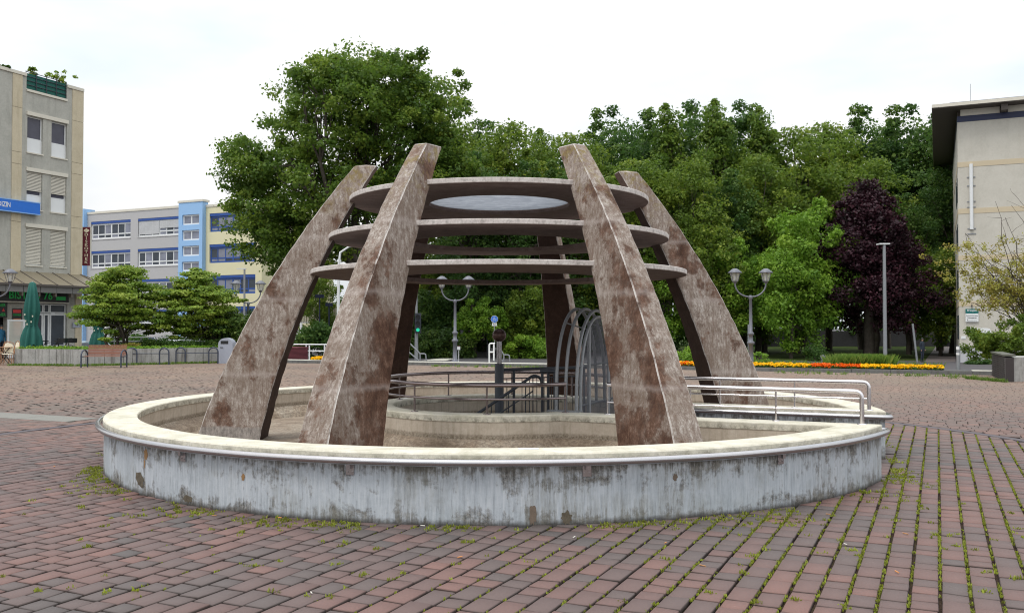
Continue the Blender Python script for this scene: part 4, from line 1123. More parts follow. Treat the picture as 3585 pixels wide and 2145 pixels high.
# ------------------------------------------------------------------ street lamps with twin lanterns
def twin_lamp(px, ybase_d, label, rz=0):
    root = empty('twin_lantern_lamp', (0, 0, 0), rz, label, 'street lamp', 'grey twin lantern lamps on the square')
    m = MB(); m.lathe((0, 0, 0), [(.16, -.05), (.16, .1), (.13, .17), (.1, .2), (.09, .95), (.14, .98), (.14, 1.05), (.085, 1.1), (.08, 1.3), (.12, 1.33), (.12, 1.4), (.065, 1.45), (.055, 2.68), (.075, 2.7), (.075, 2.8), (.03, 2.84)], 16)
    m.build('pole', M['lampgrey'], root)
    for s in (-1, 1):
        m = MB(); pts = [Vector((0, 0, 2.74))]
        for i in range(9):
            t = i/8*PI/2; pts.append(Vector((s*(.06+.53*math.sin(t)), 0, 2.74+.04+.5*(1-math.cos(t)))))
        pts.append(Vector((s*.59, 0, 3.32))); m.tube(pts, .03, 8); arm = m.build('arm', M['lampgrey'], root)
        c = Vector((s*.59, 0, 3.3)); h = MB(); n = 6
        h.lathe(c, [(.05, 0), (.085, .02), (.085, .07), (.11, .08)], 12); h.lathe(c, [(.27, .39), (.275, .41), (.12, .53), (.06, .56), (.001, .565)], 12); h.lathe(c, [(.25, .39), (.001, .39)], 12)
        for k in range(n):
            a = 2*PI*(k+.5)/n; h.tube([c+Vector((.115*math.cos(a), .115*math.sin(a), .07)), c+Vector((.2*math.cos(a), .2*math.sin(a), .4))], .01, 4)
        hd = h.build('lantern', M['lampgrey'], root)
        g = MB(); g.lathe(c, [(.108, .08), (.19, .39)], 6, 0, False); g.build('lantern_glass', M['lantern'], hd)
        b = MB(); b.lathe(c, [(.02, .08), (.035, .12), (.035, .28), (.001, .3)], 8); b.build('lamp_bulb', M['white'], hd)
    return root
lamp = twin_lamp(0, 0, 'twin lantern lamp right of the right leg, in front of the bright green tree')
lamp.location = G(2629, 1293); lamp.scale = (.965, .965, .965)
for px, py, lab in ((1593, 1273, 'twin lantern lamp standing far behind, seen between the two front legs'), (868, 1261, 'twin lantern lamp behind the left leg, in front of the yellow school wall'), (-22, 1292, 'twin lantern lamp at the left picture edge, in front of the bistro')):
    c = copy_tree(lamp); c.location = G(px, py); c['label'] = lab

# tall street light and plain posts
def post(name, label, cat, a, b, r, mat, r2=None, extra=None, group=None):
    root = empty(name, (a.x, a.y, a.z), 0, label, cat, group); m = MB(); m.tube([Vector((0, 0, 0)), b-a], [r, r2 or r], 10); m.build('pole', mat, root)
    if extra: extra(root, b-a)
    return root
def head_T(root, top):
    m = MB(); m.box(top.x-.35, top.x+.35, -.14, .5, top.z, top.z+.08); m.build('lamp_head', M['white'], root)
a = at(3098, 62); post('street_light', 'tall plain street light with flat head in front of the purple tree', 'street light', a, Vector((a.x, a.y, 7.15)), .14, M['galv'], .1, head_T)
a = at(1183, 62); b = P(1186, 930, 62)
def head_c(root, top):
    m = MB(); m.tube([top, top+Vector((.1, 0, .9)), top+Vector((.7, 0, 1.3)), top+Vector((1.5, 0, 1.35))], [.09, .08, .07, .06], 8); m.build('lamp_arm', M['white'], root)
post('street_light', 'white curved street light between the left legs', 'street light', a, b, .12, M['white'], .09, head_c)
a = at(856, 60); b = P(856, 942, 60)
post('street_light', 'thin street light with flat head behind the twin lantern at the yellow school wall', 'street light', a, b, .08, M['galv'], .06, lambda r, t: (lambda m: (m.box(t.x-.5, t.x+.1, -.08, .08, t.z, t.z+.06), m.build('lamp_head', M['white'], r)))(MB()))
a = P(3211, 1267, 63); b = P(3195, 1133, 63); post('leaning_post', 'grey post leaning to the left near the path', 'post', a, b, .07, M['galv'])
a = P(3355, 1293, 31.0); b = P(3355, 1211, 31.0)
post('bollard', 'grey steel bollard with white stickers at the corner of the cream building', 'bollard', a, b, .062, M['galv'], None, lambda r, t: (lambda m: (m.lathe(Vector((0, 0, t.z-.3)), [(.0635, 0), (.0635, .07)], 10), m.lathe(Vector((0, 0, t.z-.12)), [(.0635, 0), (.0635, .1)], 10), m.build('sticker', M['white'], r)))(MB()))
a = at(1054, 66); post('thin_pole', 'plain white pole behind the maroon planter', 'pole', a, P(1054, 1130, 66), .09, M['white'])
a = at(438, 60); post('thin_pole', 'white pole behind the near acer tree', 'pole', P(438, 1200, 60), P(438, 1128, 60), .14, M['white'])
# traffic light
a = at(1458, 66); root = post('traffic_light', 'traffic light with green lamp lit, seen through the sculpture beside the left rear leg', 'traffic light', a, P(1458, 1010, 66), .15, M['galv'], .07)
T = P(1464, 1131, 66)-a
m = MB(); m.box(T.x-.2, T.x+.24, -.4, -.18, T.z-.72, T.z+.72); hd = m.build('signal_head', M['darkmetal'], root)
for i, (z, mm) in enumerate(((.45, M['blackp']), (0, M['blackp']), (-.48, M['signgrn_light']))):
    m = MB(); n = 16; c = Vector((T.x+.02, -.405, T.z+z)); m.add([c+Vector((.13*math.cos(2*PI*k/n), 0, .13*math.sin(2*PI*k/n))) for k in range(n)], [tuple(range(n))]); m.build('lamp', mm, hd)
    m = MB(); m.tube([c+Vector((0, 0, 0)), c+Vector((0, -.16, 0))], .16, 12, cap=False); m.build('visor', M['darkmetal'], hd)
# round blue path sign with route number plate
Y = 62; a = at(1731, Y); root = post('path_sign', 'round blue foot and cycle path sign with a white number plate below', 'road sign', a, P(1731, 1104, Y), .03, M['galv'])
def text(body, size, mat, name, parent, loc, rot, ext=.004, font_scale=(1, 1), align='CENTER', sp=1):
    cu = D.curves.new(name, 'FONT'); cu.body = body; cu.size = size; cu.extrude = ext; cu.align_x = align; cu.align_y = 'CENTER'; cu.space_line = sp; cu.resolution_u = 2; cu.offset = size*.012
    o = D.objects.new(name, cu); me = D.meshes.new_from_object(o); D.objects.remove(o); D.curves.remove(cu)
    me.materials.append(mat); o = D.objects.new(name, me); COL.objects.link(o); o.parent = parent; o.location = loc; o.rotation_euler = rot; o.scale = (font_scale[0], font_scale[1], 1)
    return o
c = P(1731, 1117, Y)-a; rs = 12.5*Y/FPX
m = MB(); n = 28
m.add([c+Vector((rs*math.cos(2*PI*k/n), -.05, rs*math.sin(2*PI*k/n))) for k in range(n)]+[c+Vector((rs*math.cos(2*PI*k/n), -.04, rs*math.sin(2*PI*k/n))) for k in range(n)], [tuple(range(n)), tuple(range(2*n-1, n-1, -1))]+[(k, n+k, n+(k+1) % n, (k+1) % n) for k in range(n)])
disc = m.build('sign_disc', M['white'], root)
m = MB(); m.add([c+Vector((rs*.93*math.cos(2*PI*k/n), -.056, rs*.93*math.sin(2*PI*k/n))) for k in range(n)], [tuple(range(n))]); m.build('blue_field', M['signblue'], disc)
m = MB(); fr = F(c+Vector((0, -.06, 0)), (1, 0, 0), (0, -1, 0)); s_ = rs
m.box(-.75*s_, -.2*s_, 0, .003, -.03*s_, .03*s_, fr); m.box(.2*s_, .75*s_, 0, .003, -.03*s_, .03*s_, fr)
m.box(-.2*s_, -.02*s_, 0, .003, .05*s_, .55*s_, fr); m.lathe(c+Vector((-.1*s_, -.062, .68*s_)), [(.001, -.09*s_), (.09*s_, 0), (.001, .09*s_)], 10)
m.box(.08*s_, .22*s_, 0, .003, .05*s_, .35*s_, fr); m.lathe(c+Vector((.15*s_, -.062, .45*s_)), [(.001, -.07*s_), (.07*s_, 0), (.001, .07*s_)], 10)
for sx in (-1, 1):
    pts = [c+Vector((sx*.3*s_+.2*s_*math.cos(2*PI*k/14), -.062, -.5*s_+.2*s_*math.sin(2*PI*k/14))) for k in range(14)]; m.tube(pts, .03*s_, 4, closed=True)
m.tube([c+Vector((-.3*s_, -.062, -.5*s_)), c+Vector((-.1*s_, -.062, -.2*s_)), c+Vector((.2*s_, -.062, -.22*s_)), c+Vector((.3*s_, -.062, -.5*s_))], .03*s_, 4)
m.build('pictogram', M['white'], disc)
pc = P(1731, 1135.5, Y)-a; m = MB(); m.box(pc.x-.16, pc.x+.16, -.05, -.04, pc.z-.1, pc.z+.1); m.build('number_plate', M['white'], root)
text('41', .19, M['blackp'], 'number', root, (pc.x, -.055, pc.z), (PI/2, 0, 0))
# info board, small notices
a = at(1617, 74); root = empty('notice_board', a, 0, 'narrow dark notice board on posts at the start of the park path', 'notice board')
m = MB(); b0 = P(1612, 1141, 74)-a; b1 = P(1622, 1190, 74)-a; m.box(b0.x, b1.x, -.03, .03, b1.z, b0.z); m.build('board', M['galv'], root)
for px in (1612, 1622): 
    m = MB(); q = P(px, 1141, 74)-a; m.tube([Vector((q.x, 0, 0)), Vector((q.x, 0, q.z+.1))], .04, 6); m.build('post', M['bark'], root)
a = P(1606, 1262, 40); root = empty('small_sign', a, 0, 'small white notice on a thin post beside the centre twin lantern', 'sign')
m = MB(); m.tube([Vector((0, 0, -.2)), Vector((0, 0, .45))], .014, 6); m.build('post', M['white'], root)
q = P(1606, 1218, 40)-a; m = MB(); m.box(-.065, .065, -.02, -.01, q.z-.075, q.z+.075); m.build('plate', M['white'], root)
m = MB(); m.box(-.05, .05, -.024, -.021, q.z+.075, q.z+.095); m.build('red_cap', M['signred'], root)
def key_sign():
    a = P(2881, 1275, 33.6); root = empty('bed_marker', a, 0, 'grey stepped metal marker standing in the flower bed', 'marker')
    m = MB(); 
    for (w, z0, z1) in ((.03, -.15, .12), (.07, .1, .16), (.035, .16, .2), (.075, .2, .27), (.09, .27, .32), (.04, .32, .35)): m.box(-w, w, -.015, .015, z0, z1)
    m.build('plate', M['galv'], root)
key_sign()
post('thin_pole', 'thin pole behind the right twin lantern', 'pole', at(2620, 62), P(2620, 1135, 62), .05, M['galv'])
post('thin_pole', 'dark thin pole in front of the path opening', 'pole', at(1706, 74), P(1706, 1144, 74), .05, M['lampgrey'])
post('park_lamp', 'thin park lamp by the path beside the cream building', 'street light', P(3308, 1212, 78), P(3308, 1060, 78), .06, M['galv'], None, lambda r, t: (lambda m: (m.lathe(t+Vector((.15, 0, -.9)), [(.001, 0), (.14, .1), (.14, .25), (.001, .35)], 10), m.build('lamp_head', M['galv'], r)))(MB()))

# white guard rail frame and the sloping step rails
def railing(name, label, lines, r, mat, posts=()):
    o0 = Vector(lines[0][0]); root = empty(name, o0, 0, label, 'railing')
    for i, l in enumerate(lines):
        m = MB(); m.tube(bend([Vector(p)-o0 for p in l], .08, 4), r, 8); m.build('rail', mat, root)
    for a, b in posts:
        m = MB(); m.tube([Vector(a)-o0, Vector(b)-o0], r, 8); m.build('post', mat, root)
Y = 37.2
railing('guard_rail', 'white guard rail frame standing on the kerb left of the newel post', [[P(1713, 1277, Y), P(1713, 1202, Y), P(1733, 1202, Y)], [P(1713, 1232, Y), P(1731, 1232, Y)]], .033, M['white'], [(P(1729, 1262, Y), P(1729, 1202, Y))])
Y = 41
railing('step_rail', 'galvanised rail sloping down the steps left of the centre twin lantern', [[P(1405, 1172, Y), P(1471, 1238, Y), P(1471, 1262, Y)], [P(1400, 1205, Y), P(1466, 1262, Y)], [P(1471, 1238, Y), P(1490, 1238, Y), P(1492, 1262, Y)]], .03, M['galv'])
railing('step_rail', 'galvanised rail sloping down the steps right of the newel post', [[P(1740, 1205, Y), P(1764, 1242, Y), P(1764, 1266, Y)], [P(1740, 1245, Y), P(1761, 1266, Y)], [P(1764, 1242, Y), P(1783, 1242, Y), P(1785, 1266, Y)]], .03, M['galv'])
Y = 42
railing('guard_rail', 'long white two bar railing behind the maroon planter', [[P(1030, 1205, Y), P(1175, 1206, Y)], [P(1078, 1228, Y), P(1175, 1229, Y)]], .03, M['white'], [(P(1072, 1206, Y), P(1072, 1260, Y)), (P(1136, 1206, Y), P(1136, 1262, Y))])
Y = 58
railing('guard_rail', 'bluish two bar street railing seen behind the planters', [[P(330, 1180, Y), P(760, 1180, Y)], [P(300, 1195, Y), P(760, 1195, Y)]], .03, M['galv'], [(P(x, 1178, Y), P(x, 1225, Y)) for x in (360, 400, 445, 494, 520, 545, 600, 650, 700)])
# blue lamp heads far back
for px, pyt, pyb, w, lab in ((1119, 1038, 1125, 14, 'dark blue flat headed lamp in front of the corrugated building'), (1152, 1067, 1120, 11, 'small blue sign post in front of the corrugated building')):
    Y = 74; a = P(px, pyb+40, Y); root = empty('blue_post', a, 0, lab, 'post'); t = P(px, pyt, Y)-a
    m = MB(); m.tube([Vector((0, 0, 0)), t], .05, 6); m.build('pole', M['navy'], root)
    hw = w*Y/FPX; m = MB(); m.box(-hw, hw, -.25, .25, t.z-.1, t.z+.16); m.build('head', M['navy'], root)

# ------------------------------------------------------------------ flower beds
def flowers(name, label, x0, x1, mat, seed, n):
    rg = np.random.default_rng(seed); fx = rg.uniform(x0, x1, n); fy = .2+rg.random(n)*.62; z = .155+rg.random(n)*.075+.04*(fy/.6); keep = np.sin(fx*7+seed)+np.sin(fx*17)+2.3 > rg.random(n)*1.6; fx, fy, z = fx[keep], fy[keep], z[keep]
    p = np.array(FK.O)+np.outer(fx, np.array(FK.ex))+np.outer(fy, np.array(FK.ey)); p[:, 2] = z
    return leaf_cloud(name, p, np.full(len(p), .045), 9, .03, mat, None, seed, .6, .3, .9)
xs = [kx(2345), kx(2835), kx(3015), kx(3305)]
for nm, lab, a_, b_, mt, sd, n in (('flower_bed', 'bed of yellow marigolds left of the orange ones, along the far kerb', xs[0], xs[1], LM['yellow'], 1, 950), ('flower_bed', 'bed of orange red marigolds in the middle of the far kerb', xs[1], xs[2], LM['orange'], 2, 380), ('flower_bed', 'bed of yellow marigolds right of the orange ones, below the street light', xs[2], xs[3], LM['yellow'], 3, 620), ('flower_bed', 'short bed of yellow flowers beside the maroon planter', kx(1076), kx(1135), LM['yellow'], 4, 260), ('flower_bed', 'short bed of orange flowers between the right legs', kx(2340), kx(2440), LM['orange'], 5, 200)):
    tag(flowers(nm, lab, a_, b_, mt, sd, n), lab, 'flowers', kind='stuff')
def bedleaves():
    rg = np.random.default_rng(8); n = 2600; fx = rg.uniform(kx(2345), kx(3305), n); fy = .2+rg.random(n)*.65
    p = np.array(FK.O)+np.outer(fx, np.array(FK.ex))+np.outer(fy, np.array(FK.ey)); p[:, 2] = .13+rg.random(n)*.06
    tag(leaf_cloud('bed_foliage', p, np.full(n, .05), 6, .03, LM['dark'], None, 8, .6, .3, .6), 'green foliage under the marigolds', 'foliage', kind='stuff')
    n = 900; fx = kx(2890)+(kx(3120)-kx(2890))*rg.beta(2, 1.5, n); fy = 1.0+rg.random(n)*.8
    p = np.array(FK.O)+np.outer(fx, np.array(FK.ex))+np.outer(fy, np.array(FK.ey)); p[:, 2] = -.2
    tag(blades('tall_grass', p, .35, .85, .008, LM['grass'], None, .05, 9, 3, 1.6), 'tall grass tufts behind the flower bed left of the street light', 'grass', kind='stuff')
    n = 500; fx = kx(2440)+(kx(3300)-kx(2440))*rg.random(n); fy = 1.0+rg.random(n)*.8
    p = np.array(FK.O)+np.outer(fx, np.array(FK.ex))+np.outer(fy, np.array(FK.ey)); p[:, 2] = -.15
    tag(blades('bed_weeds', p, .25, .55, .008, LM['grass'], None, .06, 7, 13, 1.6), 'thin weeds rising behind the marigold beds', 'weeds', kind='stuff')
bedleaves()
def edge_weeds():   # green line at the foot of planters, film along kerb
    rg = np.random.default_rng(18); q = []
    segs = [(G(40, 1279), G(300, 1281)), (G(300, 1281), G(770, 1270)), (G(3380, 1325), G(3515, 1337)), (G(1013, 1268), G(1100, 1267)), (G(1500, 1281), G(1900, 1285)), (G(2700, 1302), G(3400, 1318))]
    for i, (a, b) in enumerate(segs):
        n = int((b-a).length*(60 if i < 4 else 14))
        for _ in range(n):
            t = rg.random(); p = a.lerp(b, t); q.append((p.x, p.y-abs(rg.normal())*(.1 if i < 4 else .5), 0))
    tag(blades('edge_weeds', np.array(q), .02, .12, .008, LM['grass'], None, .06, 9, 5, 1), 'green weeds along the foot of the planters and kerb', 'weeds', kind='stuff')
edge_weeds()

# ------------------------------------------------------------------ long planter at left, with acers, bench, racks, bin
PL0, PL1, PL2 = G(49, 1277), G(298, 1280), G(800, 1268)
root = empty('long_planter', PL1, 0, 'long raised planter of weathered concrete slabs on the left of the square', 'planter')
def planter_run(A, B, npan, h=.66):
    d = (B-A).normalized(); nrm = Vector((d.y, -d.x, 0)); fr = F(A, d, nrm); L_ = (B-A).length; w = L_/npan
    for i in range(npan):
        m = MB(); off = random.uniform(-.006, .006); m.box(i*w+.008, (i+1)*w-.008, -.14+off, off, -.05, h, fr); place(m.build('panel', M['planterc']), root)
planter_run(PL0, PL1, 10); planter_run(PL1, PL2, 16)
bk = [PL0+Vector((0, 0, .58)), PL1+Vector((0, .12, .58)), PL2+Vector((0, 0, .58)), PL2+Vector((-2.2, 4.5, .58)), PL0+Vector((.5, 3.6, .58))]
m = MB(); m.add(bk, [(0, 1, 2, 3, 4)]); m.add([PL0, PL0+Vector((.5, 3.6, 0)), PL0+Vector((.5, 3.6, .64)), PL0+Vector((0, 0, .64))], [(0, 1, 2, 3)]); place(m.build('bed_soil', M['soil']), root)
def ground_cover():
    rg = np.random.default_rng(90); q = []
    for i in range(900):
        t = rg.random(); 
        if rg.random() < .36: b = PL0.lerp(PL1, t)
        else: b = PL1.lerp(PL2, t)
        q.append((b.x+rg.normal()*.05, b.y+.18+rg.random()*1.3, .6+.08*rg.random()))
    q = np.array(q)
    tag(leaf_cloud('ground_cover', q, np.full(len(q), .12), 26, .035, LM['light'], None, 90, .9, .2, .5), 'fresh green ground cover overflowing the long planter', 'ground cover', kind='stuff')
    q = []
    for i in range(60):
        b = P(700-rg.random()*230, 1141, 40); q.append((b.x, b.y+rg.random()*1.2, .78+.1*rg.random()))
    tag(leaf_cloud('juniper', np.array(q), np.full(60, .28), 110, .03, LM['dark'], None, 91, .6, .3, .5), 'dark low juniper spreading in the long planter behind the racks', 'juniper', kind='stuff')
    q = [(P(462, 1141, 39.5).x+rg.normal()*.22, 39.4+rg.normal()*.1, .72+.1*rg.random()) for i in range(14)]
    tag(leaf_cloud('dry_plant', np.array(q), np.full(14, .12), 60, .025, LM['brown'], None, 92, .9, .3, .5), 'dry orange brown plant in the planter behind the bench', 'plant')
ground_cover()
make_tree('acer_tree', 'layered yellow green acer with several stems behind the bench', 'tree', Vector((P(425, 1141, 41).x, 41, .55)), 3.9, 5.5, .6, 190, .5, 150, .058, 'acer', 101, 'cone', .07, 4, .27, low=True, upb=.9)
make_tree('acer_tree', 'layered yellow green acer behind the bicycle racks, left of the lamp', 'tree', Vector((P(690, 1141, 42).x, 42, .55)), 3.7, 5.3, .5, 180, .5, 150, .058, 'acer', 102, 'cone', .07, 4, .27, low=True, upb=.9)
shrub('shrub', 'dense dark green shrub in the planter next to the grey litter bin', 'shrub', 745, 905, 1215, 1060, 42, 'hedge', 70, .38, 130, .06, 103, .5)
# bench
def bench():
    c = G(372, 1285); fr = F(Vector((c.x, c.y, 0)), (PL1-PL0).normalized() if False else Vector((1, .02, 0)).normalized(), Vector((.02, -1, 0)).normalized())
    root = empty('bench', c, 0, 'bench with red brown slatted backrest and dark tube arms before the planter', 'bench')
    L_ = .74
    for i in range(7):
        z = .47+i*.058; y = -.05-.012*i; m = MB(); m.box(-L_, L_, y-.02, y, z, z+.046, fr); place(m.build('back_slat', M['wood']), root)
    for i in range(4):
        m = MB(); y = .02+i*.075; m.box(-L_, L_, y, y+.06, .42, .445, fr); place(m.build('seat_slat', M['wood']), root)
    for s in (-1, 1):
        x = s*(L_+.02); pts = [fr.p(x, -.08, 0), fr.p(x, -.08, .45)]+[fr.p(x, .2-.28*math.cos(t), .45+.22*math.sin(t)) for t in [PI*i/10 for i in range(1, 10)]]+[fr.p(x, .48, .45), fr.p(x, .48, 0)]
        m = MB(); m.tube(pts, .03, 8); m.tube([fr.p(x, -.08, .42), fr.p(x, .48, .42)], .02, 6); place(m.build('arm_frame', M['rackpaint']), root)
bench()
def rack(px0, px1, py, lab):
    A, B = G(px0, py), G(px1, py); root = empty('bicycle_rack', A, 0, lab, 'bicycle rack', 'bicycle racks before the long planter')
    d = (B-A).normalized(); w = .195
    for q in (A+d*w, B-d*w):
        pts = [q-d*w, q-d*w+Vector((0, 0, .5))]+[q-d*w*math.cos(t)+Vector((0, 0, .5+.19*math.sin(t))) for t in [PI*i/10 for i in range(1, 10)]]+[q+d*w+Vector((0, 0, .5)), q+d*w]
        m = MB(); m.tube(pts, .03, 8); place(m.build('hoop', M['rackpaint']), root)
    m = MB(); m.tube([A+Vector((0, 0, .46)), B+Vector((0, 0, .46))], .02, 6); place(m.build('cross_bar', M['rackpaint']), root)
rack(446, 591, 1276, 'dark double hoop bicycle rack next to the bench')
rack(616, 763, 1273, 'dark double hoop bicycle rack next to the litter bin')
c = G(795, 1271); root = empty('litter_bin', c, 0, 'light grey litter bin with rounded hood beside the left leg', 'litter bin')
m = MB(); pr = []
w = .31; vs = []; prof = [(-w, 0), (-w, .82)]+[(-w*math.cos(t), .82+.27*math.sin(t)) for t in [PI*i/12 for i in range(1, 12)]]+[(w, .82), (w, 0)]
K = len(prof)
m.add([Vector((x, -.25, z)) for x, z in prof]+[Vector((x, .25, z)) for x, z in prof], [tuple(range(K)), tuple(range(2*K-1, K-1, -1))]+[(k, K+k, K+(k+1) % K, (k+1) % K) for k in range(K)])
m.build('body', M['binpaint'], root)
m = MB(); m.box(-.2, .12, -.262, -.252, .84, .97); m.build('slot', M['blackp'], root)
m = MB(); m.box(-.22, -.1, -.27, -.253, .67, .7); m.build('handle', M['blackp'], root)

# maroon slatted planter left of centre, dark slatted planter at right
def slat_planter(name, label, A, B, h, mat, depth, capmat=None, nsl=11, fillmat=None):
    root = empty(name, A, 0, label, 'planter'); d = (B-A).normalized(); nr = Vector((d.y, -d.x, 0)); fr = F(A, d, nr); L_ = (B-A).length
    m = MB(); m.box(0, L_, -depth, -.03, 0, h-.06, fr); place(m.build('core', M['slatdark']), root)
    sh = h/nsl
    for i in range(nsl):
        m = MB(); m.box(0, L_, -.02, .005, i*sh+.006, (i+1)*sh-.006, fr); place(m.build('slat', mat), root)
    m = MB(); m.box(-.03, L_+.03, -depth, .03, h, h+.05, fr); place(m.build('cap', capmat or mat), root)
    return root
slat_planter('slatted_planter', 'maroon slatted wooden planter behind the left leg', G(1008, 1266), G(1078, 1263), .60, M['maroon'], 1.2)
m = MB(); q = G(1081, 1264); m.box(q.x, q.x+.05, q.y-.02, q.y+.02, 0, .72); tag(m.build('white_post', M['white']), 'thin white post at the right corner of the maroon planter', 'post')
A_, B_ = G(3473, 1315), G(3516, 1336)
root = empty('corner_planter', B_, 0, 'concrete planter with dark slatted side at the right picture edge', 'planter')
d = (B_-A_).normalized(); nr = Vector((d.y, -d.x, 0)); fr = F(A_, d, nr); L_ = (B_-A_).length
m = MB(); m.box(0, L_, -.25, -.03, 0, .70, fr); place(m.build('core', M['slatdark']), root)
for i in range(12):
    m = MB(); m.box(-.01, L_, -.02, .004, i*.06+.006, (i+1)*.06-.008, fr); place(m.build('slat', M['slatdark']), root)
m = MB(); m.box(-.05, L_-.02, -.3, .03, .735, .785, fr); place(m.build('cap', plain('dark_cap', (.1, .1, .08), .7)), root)
m = MB(); f2 = F(B_, (1, -.03, 0), -d); m.box(.02, .62, 0, 1.6, 0, .70, f2); m.box(.63, 1.25, 0, 1.6, 0, .70, f2); place(m.build('concrete_block', M['planterc']), root)
def corner_bush():
    rg = np.random.default_rng(111); Y = 30.5; c = at(3560, Y, .5); cl = []; rad = []
    for i in range(110):
        x = rg.uniform(-1.2, 1.6); z = rg.random()**.8*1.6*(1-.35*max(0, (-x-.2)))*(.8+.2*math.sin(x*4)); cl.append((x, rg.uniform(-.4, 1.2), max(.1, z-.1))); rad.append(.16+.12*rg.random())
    root = empty('bush', c, 0, 'dense green bush growing over the corner planter at the right edge', 'bush'); m = MB()
    for i in range(7): limb(m, (rg.uniform(-.3, .3), .3, -.1), (rg.uniform(-1, 1), .3, 1), .03, .01, rg, 4)
    m.build('stem', M['bark'], root); leaf_cloud('foliage', np.array(cl), np.array(rad), 170, .04, LM['mid'], root, 111, .8, .4, .6)
    # sparse yellow-brown tree
    Y = 32; c = at(3600, Y, .4); root = empty('sparse_tree', c, 0, 'thin leaved yellow brown tree reaching in from the right edge', 'tree'); m = MB(); tips = []
    f = Y/FPX
    for i in range(44):
        a = Vector(((3585-3600)*f+rg.uniform(.1, .6), rg.normal()*.3, 1.0+rg.random()*1.6))
        tx, ty = rg.uniform(3350, 3620), rg.uniform(670, 1085)
        if tx < 3420 and ty < 800: tx += 90
        e = P(tx, ty, Y)-c; e.y = rg.normal()*.7
        tp = limb(m, a, e, .02, .005, rg, 6, .1)
        for _ in range(4):
            s = tp[int(rg.integers(3, 7))]; e2 = s+Vector((rg.normal()*.4, rg.normal()*.3, rg.normal()*.3)); limb(m, s, e2, .007, .003, rg, 3, .1)
            if ty > 840-rg.random()*130: tips.append(e2); tips.append((s+e2)/2)
    m.tube([Vector((.2, 0, 0)), Vector((.15, 0, 1.8))], [.07, .05], 8)
    m.build('branches', M['bark'], root)
    leaf_cloud('leaves', np.array([list(t) for t in tips]), np.full(len(tips), .2), 34, .034, LM['brown'], root, 112, .9, .2, .5)
corner_bush()
shrub('ivy_strip', 'dark ivy at the foot of the cream building', 'shrub', 3390, 3500, 1270, 1250, 60, 'dark', 24, .25, 120, .06, 115)

# ------------------------------------------------------------------ buildings
def wins(fr, s0, s1, z0, z1, bars, hbar, fm, gm, parent, rec=.12, fw=.07, blind=None, sill=True, top=None, name='window'):
    """a window: frame (bars) with glass panes as sub-parts; s along the wall, outward = +y; set back into a dark reveal"""
    m = MB(); y0, y1 = -rec-.05, -rec
    m.box(s0, s1, y0, y1, z0, z0+fw, fr); m.box(s0, s1, y0, y1, z1-fw, z1, fr)
    m.box(s0, s0+fw, y0, y1, z0+fw, z1-fw, fr); m.box(s1-fw, s1, y0, y1, z0+fw, z1-fw, fr)
    xs_ = [s0+(s1-s0)*k/bars for k in range(bars+1)]
    zb = [z0+fw]+([z0+(z1-z0)*hbar] if hbar else [])+[z1-fw]
    for k in range(1, bars):
        ww = fw*.62 if k*2 != bars else fw; m.box(xs_[k]-ww/2, xs_[k]+ww/2, y0, y1, z0+fw, z1-fw, fr)
    if hbar:
        for k in range(bars):
            a = xs_[k]+fw*.5; b = xs_[k+1]-fw*.5; m.box(a, b, y0, y1-.004, zb[1]-fw*.4, zb[1]+fw*.4, fr)
    o = m.build(name, fm); place(o, parent)
    for k in range(bars):
        for j in range(len(zb)-1):
            g = MB(); g.box(xs_[k]+.02, xs_[k+1]-.02, y0+.008, y0+.022, zb[j]+.01, zb[j+1]-.01, fr)
            gm_ = gm[(k+j*2) % len(gm)] if isinstance(gm, (list, tuple)) else gm
            po = g.build('pane', gm_); po.parent = o
    return o
def wall_with_holes(fr, s0, s1, z0, z1, holes, thick, mat, parent, name='wall', rev=None):
    """solid wall split round rectangular openings (s0,s1,z0,z1)"""
    m = MB(); zs = sorted(set([z0, z1]+[h[2] for h in holes]+[h[3] for h in holes]))
    for a, b in zip(zs[:-1], zs[1:]):
        if b-a < 1e-4 or a < z0-1e-6 or b > z1+1e-6: continue
        hs = sorted([(h[0], h[1]) for h in holes if h[2] <= a+1e-5 and h[3] >= b-1e-5]); x = s0
        for p, q in hs:
            if p > x: m.box(x, p, -thick, 0, a, b, fr)
            x = max(x, q)
        if x < s1: m.box(x, s1, -thick, 0, a, b, fr)
    o = m.build(name, mat); place(o, parent); return o

# ---- school: gray, light blue and yellow block
PS = Vector((-25.0, 91.3, ZL)); FSc = F(PS, -E1, -E2)
school = empty('school_building', PS, 0, 'four storey school with grey, light blue and yellow sections and blue window frames', 'building')
K2 = 3.157
def sc(x, y): return FSc.hit(250+x/K2, 650+y/K2)
sy0 = sc(2105, 600)[0]; st0, st1 = sc(1485, 600)[0], sc(1222, 600)[0]; sg1 = sc(175, 600)[0]; sbl = sc(100, 600)[0]
zr = sc(650, 285)[1]; zt_ = sc(1350, 190)[1]; zy = sc(1500, 238)[1]
wA = [(sc(652, 700)[0], sc(215, 700)[0]), (sc(1198, 700)[0], sc(733, 700)[0])]
r1t, r1b = sc(650, 372)[1], sc(650, 572)[1]; r2t, r2b = sc(650, 705)[1], sc(650, 896)[1]; pit = r1t-r2t
rowsG = [(r1b, r1t), (r2b, r2t), (r2b-pit, r2t-pit), (r2b-2*pit, r2t-2*pit)]
holes = [(a, b, z0, z1) for a, b in wA for z0, z1 in rowsG]
wall_with_holes(FSc, st1, sg1, 0, zr, holes, .35, M['sgrey'], school)
m = MB(); m.box(st1, sg1, -.35, .06, zr, zr+.25, FSc); place(m.build('roof_edge', M['trim']), school)
